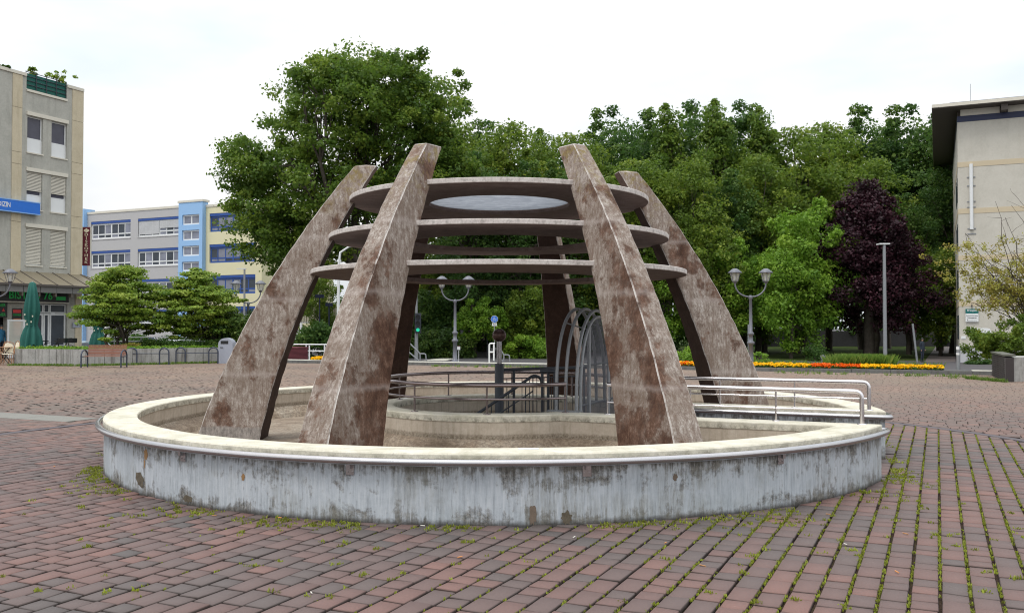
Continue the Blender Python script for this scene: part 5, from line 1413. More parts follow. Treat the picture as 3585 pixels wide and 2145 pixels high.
for i, (a, b) in enumerate(wA):
    for j, (z0, z1) in enumerate(rowsG):
        mid_ = (a+b)/2
        w_ = wins(FSc, a, b, z0, z1-.27, 6, .3, M['white'], [M['glass'], M['glass'], M['glassgrey']] if not (i == 1) else [M['glassgrey'], M['glass']], school, .15, .16)
        m = MB(); m.box(a, b, -.2, -.03, z1-.26, z1, FSc); place(m.build('shutter_box', M['sbluetrim']), school)
        m = MB(); m.box(a-.05, b+.05, -.2, .05, z0-.1, z0-.01, FSc); place(m.build('sill', M['sgrey']), school)
        if i == 1 and j == 0:
            for (p, q, zl) in ((mid_+.03, b-.1, z0+.25), (a+.1, mid_-.03, z0+(z1-z0)*.42)):
                m = MB(); z = zl
                while z < z1-.4: m.box(p, q, -.12, -.09, z, z+.085, FSc); z += .1
                place(m.build('blind', plain('pale_blind', (.55, .55, .56), .5, 0, .12)), school)
# tower
tz = [(sc(1350, 437)[1], sc(1350, 325)[1]), (sc(1350, 608)[1], sc(1350, 495)[1]), (sc(1350, 780)[1], sc(1350, 668)[1]), (sc(1350, 946)[1], sc(1350, 842)[1])]
ta, tb = sc(1450, 600)[0], sc(1262, 600)[0]
FT = F(FSc.p(0, .5, 0), -E1, -E2)
wall_with_holes(FT, st0, st1, 0, zt_, [(ta, tb, a, b) for a, b in tz], .8, M['sblue'], school, 'stair_tower')
for a, b in tz: wins(FT, ta, tb, a, b, 2, None, M['white'], M['glassgrey'], school, .15, .16)
m = MB(); m.box(st0-.1, st1+.1, -.9, .06, zt_, zt_+.22, FT); place(m.build('roof_edge', M['trim']), school)
# yellow part
ya, yb = sc(2035, 700)[0], sc(1525, 700)[0]; y1b, y1t = sc(1540, 512)[1], sc(1540, 308)[1]; y2b, y2t = sc(1540, 855)[1], sc(1540, 650)[1]; yp = y1t-y2t
yr = [(y1b, y1t), (y2b, y2t), (y2b-yp, y2t-yp), (y2b-2*yp, y2t-2*yp)]
wall_with_holes(FSc, sy0, st0, 0, zy, [(ya, yb, a, b) for a, b in yr], .35, M['syel'], school, 'yellow_wall')
for a, b in yr:
    wins(FSc, ya, yb, a, b-.3, 6, .3, M['sbluetrim'], [M['glassgrey'], M['glass'], M['glass'], M['glass'], M['glassgrey'], M['glassgrey']], school, .15, .17)
    m = MB(); m.box(ya, yb, -.2, -.03, b-.29, b, FSc); place(m.build('shutter_box', M['sbluetrim']), school)
m = MB(); m.box(sy0, st0, -.35, .06, zy, zy+.25, FSc); place(m.build('roof_edge', M['trim']), school)
# light blue tower at the far left, sides and core
m = MB(); m.box(sg1, sg1+3.2, -1, .5, 0, zr+.6, FSc); place(m.build('far_stair_tower', M['sblue']), school)
m = MB(); m.box(sg1+.9, sg1+2.3, .505, .52, r1b, r1t-.3, FSc); m.box(sg1+.9, sg1+2.3, .505, .52, r2b, r2t-.3, FSc); place(m.build('tower_window', M['glass']), school)
m = MB(); m.box(sy0+.02, sg1-.02, -12, -.8, 0, zr-.3, FSc); place(m.build('core', M['inner']), school)
m = MB(); m.box(sy0, sy0+.3, -12, -.352, 0, zy-.004, FSc); place(m.build('side_wall', M['syel']), school)
# low corrugated annex to the right of the school, beige
FAx = F(P(1098, 1141, 88).to_3d()*1, E1, -E2); FAx.O = Vector((P(1095, 1141, 88).x, 88, ZL))
annex = empty('annex_building', FAx.O, 0, 'low beige building with ribbed metal band seen between the left legs', 'building')
m = MB(); m.box(-6, 6, -8, 0, 0, 4.3, FAx); place(m.build('wall', M['sgrey']), annex)
m = MB(); m.box(-6, 6, .0, .12, 2.2, 2.75, FAx); place(m.build('yellow_band', M['syel']), annex)
rb = plain('ribbed_metal', (.36, .33, .24), .6, 0, .1); m = MB()
for i in range(40): m.box(-6+i*.3, -6+i*.3+.2, 0.001, .1, 2.95, 4.3, FAx)
place(m.build('ribbed_cladding', rb), annex)

# ---- left building with bistro
CB = Vector((P(284, 1141, 50).x, 50, 0)); FB = F(CB, -E2, Vector((E1.x, E1.y, 0)))   # s runs toward the camera, outward to the right
def lb(px, py, off=0): return FB.hit(px, py, off)
left = empty('bistro_building', CB, 0, 'grey concrete apartment block with sand coloured pilasters, blue sign and bistro at ground level', 'building')
K1 = 2.394
def c1(x, y): return lb(x/K1, 180+y/K1)
zr_l = c1(640, 325)[1]
sp0 = 0; sp1 = c1(603, 600)[0]; sq0 = c1(183, 600)[0]; sq1 = c1(101, 600)[0]
w1 = (c1(562, 700)[0], c1(432, 700)[0]); w2 = (c1(360, 700)[0], c1(228, 700)[0])
zw = [(c1(460, 885)[1], c1(460, 590)[1]), (c1(460, 1347)[1], c1(460, 1045)[1])]; ph = zw[0][1]-zw[1][1]
zw.append((zw[1][0]-ph, zw[1][1]-ph))
S_END = 7.5
holes = [(a, b, z0, z1) for (a, b) in (w1, w2) for z0, z1 in zw]
bal0, bal1 = c1(560, 400)[0], c1(222, 300)[0]; bz0, bz1 = c1(300, 335)[1], zr_l
holes.append((bal0, bal1, bz0, bz1))
zaw = 4.05
wall_with_holes(FB, sp1, sq0, zaw, zr_l, holes, .3, M['cfacade'], left)
wall_with_holes(FB, sq1, S_END, zaw, zr_l, [], .3, M['cfacade'], left)
for a, b in ((0, sp1), (sq0, sq1)):
    z = zaw; zz = [zaw]+[zw[2][1]+.25, zw[1][0]-.1, zw[1][1]+.3, zw[0][0]-.1, zw[0][1]+.3]+[zr_l]
    zz = sorted(zz)
    for q0, q1 in zip(zz[:-1], zz[1:]):
        m = MB(); m.box(a, b, -.3, .03, q0+.008, q1-.008, FB); place(m.build('pilaster_panel', M['yfacade']), left)
m = MB(); m.box(0, bal0-.02, -.35, .07, zr_l, zr_l+.16, FB); m.box(bal1+.02, S_END, -.35, .07, zr_l, zr_l+.16, FB); m.box(bal0, bal1, -.32, .07, bz0-.12, bz0, FB); place(m.build('roof_edge', M['trim']), left)
m = MB(); m.box(.05, S_END, -9, -.5, 0, zr_l-1.0, FB); place(m.build('core', M['inner']), left)
m = MB(); m.box(-.0, .04, -9, -.302, 0, zr_l, FB); place(m.build('gable', M['yfacade']), left)
for wi, (a, b) in enumerate((w1, w2)):
    for zi, (z0, z1) in enumerate(zw):
        zm = z0+(z1-z0)*.37
        o = wins(FB, a, b, zm, z1, 1, None, M['white'], M['glassmid'], left, .12, .06)
        m = MB(); m.box(a, b, -.18, -.1, z0, zm-.01, FB); place(m.build('window_panel', M['white']), left)
        m = MB(); m.box(a-.04, b+.04, -.16, .05, z0-.07, z0-.005, FB); place(m.build('sill', M['trim']), left)
        if zi >= 1:
            bl = z0+(z1-z0)*(.5 if zi == 1 else .03); m = MB(); z = bl
            while z < z1-.03: m.box(a+.02, b-.02, -.08, -.05, z, z+.052, FB); z += .075
            place(m.build('blind', M['trim']), left)
for z0, z1 in zw:
    m = MB(); m.box(w1[0]-.05, w2[1]+.05, .0, .07, z1+.03, z1+.22, FB); place(m.build('lintel', M['trim']), left)
# balcony rail and screen
m = MB(); 
for i in range(4): m.tube([FB.p(bal0, -.05, bz0+.25+i*.22), FB.p(bal1, -.05, bz0+.25+i*.22)], .02, 6)
for i in range(5): q = bal0+(bal1-bal0)*i/4; m.tube([FB.p(q, -.05, bz0), FB.p(q, -.05, bz0+.95)], .02, 6)
place(m.build('balcony_rail', M['darkmetal']), left)
m = MB(); m.box(bal0, bal1, -.12, -.09, bz0+.05, bz0+.85, FB); place(m.build('balcony_screen', M['green_cloth']), left)
def roofplant(px, pyt, pyb, w, leaf, seed, lab, potc):
    s, z = lb(px, pyb); c = FB.p(s, -.35, z); h = (pyb-pyt)*46/FPX; root = empty('roof_plant', c, 0, lab, 'plant'); m = MB(); rg = np.random.default_rng(seed)
    m.tube([Vector((0, 0, -.1)), Vector((0, 0, h*.8))], .02, 5); 
    for i in range(6): limb(m, (0, 0, h*.2), (rg.normal()*w*.4, rg.normal()*w*.3, h*(.5+.4*rg.random())), .012, .005, rg, 3)
    m.build('stem', M['bark'], root)
    p = MB(); p.lathe(Vector((0, 0, -.3)), [(.001, 0), (.14, 0), (.2, .3), (.17, .3)], 10); p.build('pot', plain('terracotta', (.35, .14, .08), .8), root)
    cl = np.column_stack([rg.normal(size=16)*w*.33, rg.normal(size=16)*w*.25, h*(.25+.75*rg.random(16))]); leaf_cloud('foliage', cl, np.full(16, .13*max(.6, w)), 26, .06, LM[leaf], root, seed)
roofplant(222, 246, 300, 1.1, 'acer', 121, 'wide potted shrub on the roof terrace at the right corner', 0)
roofplant(129, 232, 278, .3, 'acer', 122, 'narrow potted conifer on the roof terrace', 0)
roofplant(14, 228, 247, .8, 'hedge', 123, 'small roof plant at the left picture edge', 0)
# blue sign
s0, z0 = lb(139, 752, .25); _, z1 = lb(139, 715, .25)
root = empty('medical_sign', FB.p(s0, .25, z0), 0, 'blue fascia sign on the left building ending in the letters EDIZIN', 'sign')
FSg = F(FB.p(s0, .04, 0), -E2, Vector((E1.x, E1.y, 0)))
m = MB(); m.box(0, S_END-s0, 0, .24, z0+.02, z0+.55+.02, FSg); place(m.build('sign_box', M['signblue']), root)
m = MB(); m.box(-.02, S_END-s0, .0, .25, z0-.03, z0+.015, FSg); m.box(-.02, S_END-s0, 0, .25, z0+.575, z0+.62, FSg); place(m.build('sign_edge', plain('pale_blue_edge', (.25, .45, .8), .4)), root)
sr, _ = lb(37, 730, .28)
RX = (PI/2, 0, math.atan2(E2.y, E2.x))
t = text('MEDIZIN', .36, M['white'], 'lettering', root, (0, 0, 0), RX, .006, (.72, 1), 'RIGHT'); t.location = FB.p(sr, .285, z0+.3)-Vector(root.location)
# vertical DISKOTHEK sign (stands out from the gable)
Yd = 50.5; c = P(301, 1141, Yd); top = P(301, 795, Yd).z; bot = P(301, 930, Yd).z; hw = 13.5*Yd/FPX
root = empty('disco_sign', (c.x, c.y, bot), 0, 'tall narrow maroon sign reading DISKOTHEK on the corner of the left building', 'sign')
m = MB(); m.box(-hw, hw, -.05, .05, 0, top-bot); m.build('panel', M['signred'], root)
m = MB(); m.box(-hw-.02, -hw, -.06, .06, 0, top-bot); m.box(hw, hw+.02, -.06, .06, 0, top-bot); m.build('edge', M['trim'], root)
for i, ch in enumerate('DISKOTHEK'):
    text(ch, .215, M['cream'], 'letter', root, (0, -.06, (top-bot)*.80-i*(top-bot)*.0895), (PI/2, 0, 0), .005, (1.35, 1))
m = MB(); cc = Vector((0, -.06, (top-bot)*.91)); pts = [Vector((.0, 0, .13)), Vector((.05, 0, .08)), Vector((.15, 0, .03)), Vector((.15, 0, -.04)), Vector((.07, 0, -.08)), Vector((0, 0, -.13)), Vector((-.07, 0, -.08)), Vector((-.15, 0, -.04)), Vector((-.15, 0, .03)), Vector((-.05, 0, .08))]
m.add([cc+p for p in pts], [tuple(range(10))]); m.build('emblem', M['cream'], root)
for z in (top-bot-.4, .5):
    m = MB(); m.box(-hw-.45, -hw-.02, -.02, .02, z, z+.05); m.build('bracket', M['trim'], root)
# awning
aw = empty('awning', FB.p(2, .5, 3.6), 0, 'sloping tan ribbed awning with hanging grey glass valance over the bistro', 'awning')
_, za = lb(150, 958, 0); sF0, zf = lb(300, 1007, 1.25)
zin = lb(255, 963, .03)[1]; sA0 = -1.0; 
npn = 9; wA_ = (S_END-sA0)/npn
for i in range(npn):
    a = sA0+i*wA_; b = a+wA_-.03
    ai, bi = max(a, .1), max(b, .1)
    m = MB(); vs = [FB.p(ai, .02, zin), FB.p(bi, .02, zin), FB.p(b, 1.6, zf), FB.p(a, 1.6, zf)]
    vs += [v+Vector((0, 0, .05)) for v in vs]; m.add(vs, [(0, 1, 2, 3), (7, 6, 5, 4), (0, 4, 5, 1), (1, 5, 6, 2), (2, 6, 7, 3), (3, 7, 4, 0)]); place(m.build('awning_panel', M['awning']), aw)
    m = MB(); m.box(a, b, 1.5, 1.54, zf-.36, zf-.03, FB); place(m.build('valance_panel', M['awnglass']), aw)
    m = MB(); m.tube([FB.p(ai, .03, zin+.06), FB.p(a, 1.6, zf+.06)], .03, 6); m.box(a-.04, a+.04, 1.3, 1.5, zf-.55, zf-.02, FB); place(m.build('rib', plain('awning_rib', (.12, .1, .08), .6)), aw)
m = MB(); m.box(sA0, S_END, 1.58, 1.66, zf-.04, zf+.06, FB); place(m.build('front_beam', M['soffit']), aw)
# bistro front under it
_, zs0 = lb(130, 1056, .3); _, zs1 = lb(130, 1030, .3)
root = empty('bistro_sign', FB.p(2, .3, zs0), 0, 'black fascia sign with green outlined letters BISTRO 76', 'sign')
s_r = lb(241, 1045, .3)[0]
m = MB(); m.box(s_r, S_END, .15, .3, zs0, zs0+.62, FB); place(m.build('sign_box', M['blackp']), root)
m = MB(); m.box(s_r-.02, S_END, .14, .33, zs0-.06, zs0-.005, FB); place(m.build('sign_edge', M['trim']), root)
sc_, _ = lb(184, 1045, .31)
t = text('BISTRO 76', .56, M['signgreen'], 'lettering', root, (0, 0, 0), RX, .012, (.98, 1), 'RIGHT'); t.location = FB.p(sc_, .31, zs0+.3)-Vector(root.location)
m = MB(); a, b = lb(229, 1045, .3)[0], lb(197, 1045, .3)[0]; m.box(a, b, .3, .32, zs0+.12, zs0+.3, FB); place(m.build('green_bar', M['signgreen']), root)
K5 = 4.123
def c5(x, y, off=0): return lb(x/K5, 940+y/K5, off)
# shop wall pieces
m = MB(); 
wx0, wx1 = c5(965, 800)[0], c5(400, 800)[0]      # window group
dx0, dx1 = c5(100, 900)[0], S_END
m.box(0.0, wx0, -.3, .02, 0, zaw, FB); m.box(wx1, dx0, -.3, 0, 0, zaw, FB); m.box(wx0, wx1, -.3, 0, zs0-.08, zaw, FB); m.box(dx0, S_END, -.3, 0, zs0-.08, zaw, FB); m.box(wx0, wx1, -.3, .0, 0, .45, FB)
place(m.build('shop_wall', M['cfacade']), left)
m = MB(); m.box(-.0, .42, .021, .06, 0, zaw, FB); place(m.build('corner_pilaster', M['yfacade']), left)
zt = zs0-.1
w3 = wx0+(wx1-wx0)*.42; w4 = wx0+(wx1-wx0)*.58
for a, b in ((wx0, w3), (w3, w4), (w4, wx1)):
    wins(FB, a+.01, b-.01, .5, zt-.5, 1, None, M['white'], M['glass'], left, .1, .09, name='shop_window'); wins(FB, a+.01, b-.01, zt-.47, zt, 1, None, M['white'], M['glass'], left, .1, .06, name='transom_window')
rg_ = random.Random(5)
for x0_, x1_, y0_, y1_, mm in ((740, 860, 735, 960, M['doner']), (545, 600, 740, 960, M['rattan']), (750, 800, 640, 690, M['white'])):
    a, za_ = c5(x1_, y1_, -.1); b, zb_ = c5(x0_, y0_, -.1); m = MB(); m.box(a, b, -.165, -.148, min(za_, zb_), max(za_, zb_), FB); place(m.build('window_print', mm), left)
# poster, light boxes, door
def c5box(x0_, y0_, x1_, y1_, off, th, mat, name, parent):
    a, z0_ = c5(x1_, y1_, off); b, z1_ = c5(x0_, y0_, off); m = MB(); m.box(a, b, off, off+th, z0_, z1_, FB); o = m.build(name, mat); place(o, parent); return o
po = empty('kebab_poster', FB.p(3, .1, 1), 0, 'tall dark poster with a red top, green word DÖNER and an orange kebab picture', 'poster')
c5box(180, 575, 312, 1010, .02, .03, M['blackp'], 'panel', po); c5box(188, 590, 304, 640, .052, .004, M['redneon'], 'red_strip', po); c5box(195, 720, 300, 860, .052, .004, M['doner'], 'kebab_print', po); c5box(205, 870, 290, 960, .052, .004, plain('pink_print', (.5, .25, .2), .6, 0, .5, 9), 'plate_print', po)
s_, z_ = c5(250, 670, .06); t = text('DÖNER', .13, M['signgreen'], 'lettering', po, (0, 0, 0), RX, .004); t.location = FB.p(s_, .06, z_)-Vector(po.location)
lbx = empty('menu_light_box', FB.p(4, .1, 2.6), 0, 'black panel over the bistro door with green words BIER and DÖNER', 'sign')
s_a, z_a = c5(100, 705, .05); _, z_b = c5(100, 490, .05); m = MB(); m.box(s_a, S_END, .03, .08, z_a, z_b, FB); place(m.build('panel', M['blackp']), lbx)
for body, xx, yy in (('BIER', 80, 530), ('DÖNER', 82, 665)):
    s_, z_ = c5(xx, yy, .09); t = text(body, .2, M['signgreen'], 'lettering', lbx, (0, 0, 0), RX, .004, (1, 1), 'RIGHT'); t.location = FB.p(s_, .09, z_)-Vector(lbx.location)
m = MB(); s_, z_ = c5(50, 597, .09); q = FB.p(s_, .09, z_); m.add([q+FB.ex*.08+Vector((0, 0, -.07)), q-FB.ex*.08+Vector((0, 0, -.07)), q+Vector((0, 0, .1))], [(0, 1, 2)]); place(m.build('red_mark', M['redneon']), lbx)
dr = empty('bistro_door', FB.p(3.5, .6, 0), 0, 'white framed glass door standing open outside the bistro', 'door')
s_a, _ = c5(350, 900, .8); s_b, _ = c5(100, 900, .8); _, z_t = c5(230, 735, .8)
m = MB()
for (a, b, z0_, z1_) in ((s_a, s_b, z_t-.08, z_t), (s_a, s_b, .02, .16), (s_a, s_b, .55, .66), (s_a, s_a+.09, .16, z_t-.08), (s_b-.09, s_b, .16, z_t-.08)): m.box(a, b, .8, .85, z0_, z1_, FB)
place(m.build('frame', M['white']), dr); m = MB(); m.box(s_a+.09, s_b-.09, .82, .83, .16, z_t-.08, FB); place(m.build('pane', M['lantern']), dr)
c5box(1045, 775, 1165, 850, .065, .02, M['binpaint'], 'street_number_plate', left)
s_, z_ = c5(1105, 812, .09); t = text('106', .14, M['blackp'], 'number', left, (0, 0, 0), RX, .002); t.location = FB.p(s_, .09, z_)-Vector(left.location)

# ---- right building
CR = Vector((P(3359, 1141, 63).x, 63, ZL)); FR = F(CR, E1, -E2)
right = empty('cream_building', CR, 0, 'cream rendered building with sand bands and a wide overhanging flat roof at the right edge', 'building')
def rb_(px, py, off=0): return FR.hit(px, py, off)
zb = [(rb_(3365, 586)[1], rb_(3365, 568)[1]), (rb_(3365, 749)[1], rb_(3365, 731)[1]), (rb_(3365, 912)[1], rb_(3365, 895)[1]), (rb_(3365, 1072)[1], rb_(3365, 1054)[1])]
ztop = rb_(3365, 428)[1]; zpl = rb_(3365, 1214)[1]
zz = [0, zpl]+[v for b in reversed(zb) for v in b]+[ztop]
for i in range(len(zz)-1):
    a, b = zz[i], zz[i+1]; band_ = i in (2, 4, 6, 8)
    m = MB(); m.box(0, 14, -24, .0 if not band_ else .02, a, b-.001, FR)
    place(m.build('band' if band_ else ('plinth' if i == 0 else 'wall'), M['rband'] if band_ else (M['rbase'] if i == 0 else M['rfacade'])), right)
m = MB(); m.box(-.015, 14, -24, .03, ztop, ztop+.41, FR); place(m.build('navy_beam', M['navy']), right)
for i in range(3):
    m = MB(); m.box(.2+i*2.9, 2.6+i*2.9, -.5, .02, ztop+.415, ztop+.85, FR); place(m.build('clerestory_panel', M['trim']), right)
    m = MB(); m.box(2.65+i*2.9, 3.05+i*2.9, -.5, .9, ztop+.415, ztop+.86, FR); place(m.build('roof_bracket', M['soffit']), right)
m = MB(); m.box(.0, 14, -24, -.5, ztop+.415, ztop+.86, FR); place(m.build('attic', M['soffit']), right)
z_r = ztop+.865
m = MB(); m.box(-1.58, 14, -27.5, 1.18, z_r, z_r+.05, FR); place(m.build('roof_soffit', M['soffit']), right)
m = MB(); m.box(-1.6, 14, -27.6, 1.2, z_r+.052, z_r+.27, FR); place(m.build('roof_edge', M['trim']), right)
m = MB(); m.box(-.5, 14, -27, .6, z_r+.272, z_r+.42, FR); place(m.build('roof_upstand', M['navy']), right)
# left face details: dark recess slots
FRs = F(CR, E2, -E1)
for b in zb:
    m = MB(); m.box(0, 24, 0.001, .02, b[0], b[1]-.001, FRs); place(m.build('side_band', M['rband']), right)
for i in range(3):
    for k in range(4):
        zc = [zpl+.5, zb[3][1]+.6, zb[2][1]+.6, zb[1][1]+.6][k]
        m = MB(); m.box(1.2+i*2, 1.9+i*2, .003, .03, zc, zc+1.7, FRs); place(m.build('side_window', M['glass']), right)
m = MB(); x, z = rb_(3402, 803, .1); _, z2 = rb_(3402, 574, .1); m.tube([FR.p(x, .1, z), FR.p(x, .1, z2)], .12, 10); place(m.build('vertical_tube_light', M['white']), right)
for py in (620, 650, 705, 725, 800, 818):
    m = MB(); _, z = rb_(3402, py, .05); m.box(x-.26, x+.26, .0, .05, z-.03, z+.03, FR); place(m.build('tube_bracket', M['galv']), right)
# signboard on the facade
x0_, zt0 = rb_(3380, 1081, .12); x1_, zb0 = rb_(3426, 1126, .12)
root = empty('direction_board', FR.p(x0_, .1, zb0), 0, 'white and teal direction board on the cream building', 'sign')
m = MB(); m.box(x0_, x1_, .05, .12, zb0, zt0-(zt0-zb0)*.36, FR); place(m.build('white_panel', M['white']), root)
m = MB(); m.box(x0_, x1_, .05, .121, zt0-(zt0-zb0)*.355, zt0, FR); place(m.build('teal_panel', M['tealsign']), root)
RX2 = (PI/2, 0, math.atan2(E1.y, E1.x)); xm = (x0_+x1_)/2; hh = zt0-zb0
for body, sz, fz, mm in (('Braugast', .17, .88, M['white']), ('Sommerterrasse', .105, .48, M['blackp']), ('Wintergarten', .105, .31, M['blackp'])):
    t = text(body, sz, mm, 'lettering', root, (0, 0, 0), RX2, .003); t.location = FR.p(xm, .126, zb0+hh*fz)-Vector(root.location)
m = MB(); m.box(x0_+.1, x1_-.1, .121, .126, zb0+hh*.09, zb0+hh*.115, FR); m.box(x0_+.1, x0_+.13, .121, .126, zb0+hh*.115, zb0+hh*.2, FR); place(m.build('arrow', M['blackp']), root)
m = MB(); m.tube([FR.p(xm, .08, zt0), FR.p(xm, .08, zt0+.38)], .015, 5); m.lathe(FR.p(xm, .08, zt0+.12), [(.001, 0), (.05, .03), (.04, .1), (.001, .3)], 8); place(m.build('finial', M['darkmetal']), root)
m = MB(); x0_, zt0 = rb_(3388, 1147, .01); x1_, zb0 = rb_(3470, 1182, .01); n = 26; vs = []
for i in range(n):
    a = 2*PI*i/n; c_, s_ = math.cos(a), math.sin(a); k = .5; xx = (abs(c_)**k)*(1 if c_ > 0 else -1); z_ = (abs(s_)**k)*(1 if s_ > 0 else -1)
    vs.append(FR.p((x0_+x1_)/2+xx*(x1_-x0_)/2*(1+.02*math.sin(i*5)), .006, (zt0+zb0)/2+z_*(zt0-zb0)/2*(1+.04*math.sin(i*7))))
m.add(vs, [tuple(range(n))]); place(m.build('overpainted_patch', M['white']), right)
m = MB(); x0_, zt0 = rb_(3365, 1176, .01); x1_, zb0 = rb_(3381, 1186, .01); m.box(x0_, x1_, .001, .03, zb0, zt0, FR); place(m.build('wall_plate', M['white']), right)
m = MB(); m.tube([FR.p(.9, -2, z_r+.6), FR.p(.9, -2, z_r+2.2)], .015, 5); place(m.build('aerial', M['galv']), right)
# wall with murals deep in the park
m = MB(); FW = F(at(2900, 112), (1, .05, 0), (-.05, -1, 0)); m.box(-16, 18, -.3, 0, 0, 1.9, FW); o = m.build('park_wall', plain('dim_wall', (.03, .028, .03), .8, 0, .5, .6)); tag(o, 'long low dim wall deep in the park behind the trunks', 'wall')

# ------------------------------------------------------------------ umbrellas, chairs, bicycles, cars, people
def umbrella(c, H, wid, lab, seed):
    root = empty('closed_umbrella', c, 0, lab, 'umbrella', 'closed green umbrellas of the bistro'); rg = random.Random(seed)
    m = MB(); m.tube([Vector((0, 0, 0)), Vector((0, 0, H))], .03, 8); m.lathe((0, 0, 0), [(.25, 0), (.25, .08), (.05, .1)], 12); m.build('pole', M['white'], root)
    m = MB(); n = 48; prof = [(0.05, H-.02), (.13, H-.08), (.2, H*.86), (.27, H*.72), (.3, H*.62), (.25, H*.53), (.2, H*.445), (.3, H*.38), (.36, H*.28), (.4, H*.16)]
    vs = []
    for j, (r, z) in enumerate(prof):
        for k in range(n):
            a = 2*PI*k/n; fold = 1+.22*math.sin(a*8+j*.25)*min(1, j/3)+.06*math.sin(a*3+seed); dz = -.09*(math.sin(a*8)+.6*math.sin(a*4+1))*(j > 7)*(j-6)*.6
            rr = r*wid/.8*fold; vs.append(Vector((rr*math.cos(a), rr*math.sin(a), z+dz)))
    fs = [(j*n+k, j*n+(k+1) % n, (j+1)*n+(k+1) % n, (j+1)*n+k) for j in range(len(prof)-1) for k in range(n)]
    m.add(vs, fs, 0, True); can = m.build('canopy', M['green_cloth'], root)
    m = MB(); m.lathe(Vector((0, 0, H*.445)), [(.19*wid/.8+.03, -.02), (.19*wid/.8+.03, .03)], 16); m.build('strap', M['green_cloth'], can)
    m = MB()
    for (x, z) in ((-.12, .5), (.14, .49), (-.05, .46), (.2, .56), (-.16, .58)): m.box(x-.03, x+.03, -.3*wid/.8-.03, -.3*wid/.8-.02, H*z-.04, H*z+.04)
    m.build('print', plain('faded_print', (.5, .5, .4), .8), can)
    return root
c = P(112, 1141, 42.5); umbrella(Vector((c.x, 42.5, 0)), EYE+(1141-985)*42.5/FPX, .84, 'closed dark green umbrella in front of the bistro windows', 3)
c = P(343, 1141, 45.5); umbrella(Vector((c.x, 45.5, 0)), 3.0, .72, 'closed dark green umbrella hidden in part by the near acer', 5)
def rattan_chair(c, rz, lab, first=[None]):
    if first[0] is not None:
        r_ = copy_tree(first[0]); r_.location = c; r_.rotation_euler = (0, 0, rz); r_['label'] = lab; return r_
    root = empty('bistro_chair', c, rz, lab, 'chair', 'rattan chairs in front of the bistro'); first[0] = root
    m = MB(); m.lathe((0, 0, .45), [(.001, .02), (.21, .02), (.22, 0), (.001, -.02)], 14); m.build('seat', M['cream'], root)
    m = MB(); m.tube([Vector((-.21, .18, .45)), Vector((-.22, .24, .7)), Vector((-.15, .27, .9)), Vector((0, .28, .95)), Vector((.15, .27, .9)), Vector((.22, .24, .7)), Vector((.21, .18, .45))], .016, 6); m.build('back_frame', M['rattan'], root)
    m = MB(); n = 12; m.add([Vector((.17*math.cos(2*PI*k/n), .25, .7+.2*math.sin(2*PI*k/n))) for k in range(n)]+[Vector((.17*math.cos(2*PI*k/n), .27, .7+.2*math.sin(2*PI*k/n))) for k in range(n)], [tuple(range(n)), tuple(range(2*n-1, n-1, -1))]+[(k, n+k, n+(k+1) % n, (k+1) % n) for k in range(n)]); m.build('back_panel', M['cream'], root)
    for sx in (-1, 1):
        for sy in (-1, 1):
            m = MB(); m.tube([Vector((sx*.17, sy*.16, .45)), Vector((sx*.2, sy*.2, 0))], .013, 6); m.build('leg', M['rattan'], root)
        m = MB(); m.tube([Vector((sx*.22, .24, .68)), Vector((sx*.27, 0, .66)), Vector((sx*.23, -.2, .45))], .013, 6); m.build('arm', M['rattan'], root)
    return root
rattan_chair(G(26, 1278), 0.3, 'rattan chair with cream back beside the planter end'); rattan_chair(G(40, 1269), -.6, 'rattan chair partly behind the planter end'); rattan_chair(G(4, 1272), -.4, 'rattan chair at the left picture edge')
a = G(14, 1277); root = empty('folding_table', a, 0, 'small round topped table on crossed legs at the left picture edge', 'table')
m = MB(); m.lathe((0, 0, .72), [(.001, .02), (.36, .02), (.36, 0), (.001, 0)], 18); m.build('table_top', M['rattan'], root)
for s in (-1, 1):
    m = MB(); m.tube([Vector((s*.28, -.1, .72)), Vector((-s*.28, -.1, 0))], .014, 6); m.build('leg', M['rubber'], root)
    m = MB(); m.tube([Vector((s*.28, .15, .72)), Vector((-s*.28, .15, 0))], .014, 6); m.build('leg', M['rubber'], root)
def bicycle(c, rz, lab):
    root = empty('bicycle', c, rz, lab, 'bicycle', 'black bicycles parked outside the bistro')
    for x in (-.52, .52):
        w = MB(); w.tube([Vector((x+.33*math.cos(2*PI*k/24), 0, .34+.33*math.sin(2*PI*k/24))) for k in range(24)], .018, 6, closed=True)
        for k in range(8): w.tube([Vector((x, 0, .34)), Vector((x+.32*math.cos(PI*k/4), 0, .34+.32*math.sin(PI*k/4)))], .003, 3)
        w.build('wheel', M['rubber'], root)
    m = MB(); a_, b_, c_, d_ = Vector((-.52, 0, .34)), Vector((-.08, 0, .32)), Vector((-.2, 0, .8)), Vector((.36, 0, .85))
    for p, q in ((a_, b_), (b_, c_), (a_, c_), (c_, d_), (b_, d_), (d_, Vector((.52, 0, .34)))): m.tube([p, q], .017, 6)
    m.build('frame', M['blackp'], root)
    m = MB(); m.tube([Vector((.34, -.28, 1.02)), Vector((.36, 0, 1.0)), Vector((.34, .28, 1.02))], .014, 6); m.tube([Vector((.36, 0, 1.0)), d_], .014, 6); m.build('handlebar', M['blackp'], root)
    m = MB(); m.box(-.34, -.08, -.07, .07, .86, .91); m.tube([c_, Vector((-.21, 0, .88))], .014, 6); m.build('saddle', M['blackp'], root)
    m = MB(); m.box(.45, .75, -.16, .16, .8, 1.02); m.build('basket', M['blackp'], root)
    return root
b1_ = bicycle(Vector((P(175, 1141, 43.4).x, 43.4, .0)), .1, 'black bicycle leaning in front of the bistro window')
b2_ = copy_tree(b1_); b2_.location = (P(215, 1141, 44.2).x, 44.2, 0); b2_.rotation_euler = (0, 0, -.2); b2_['label'] = 'black bicycle with basket at the right end of the bistro window'
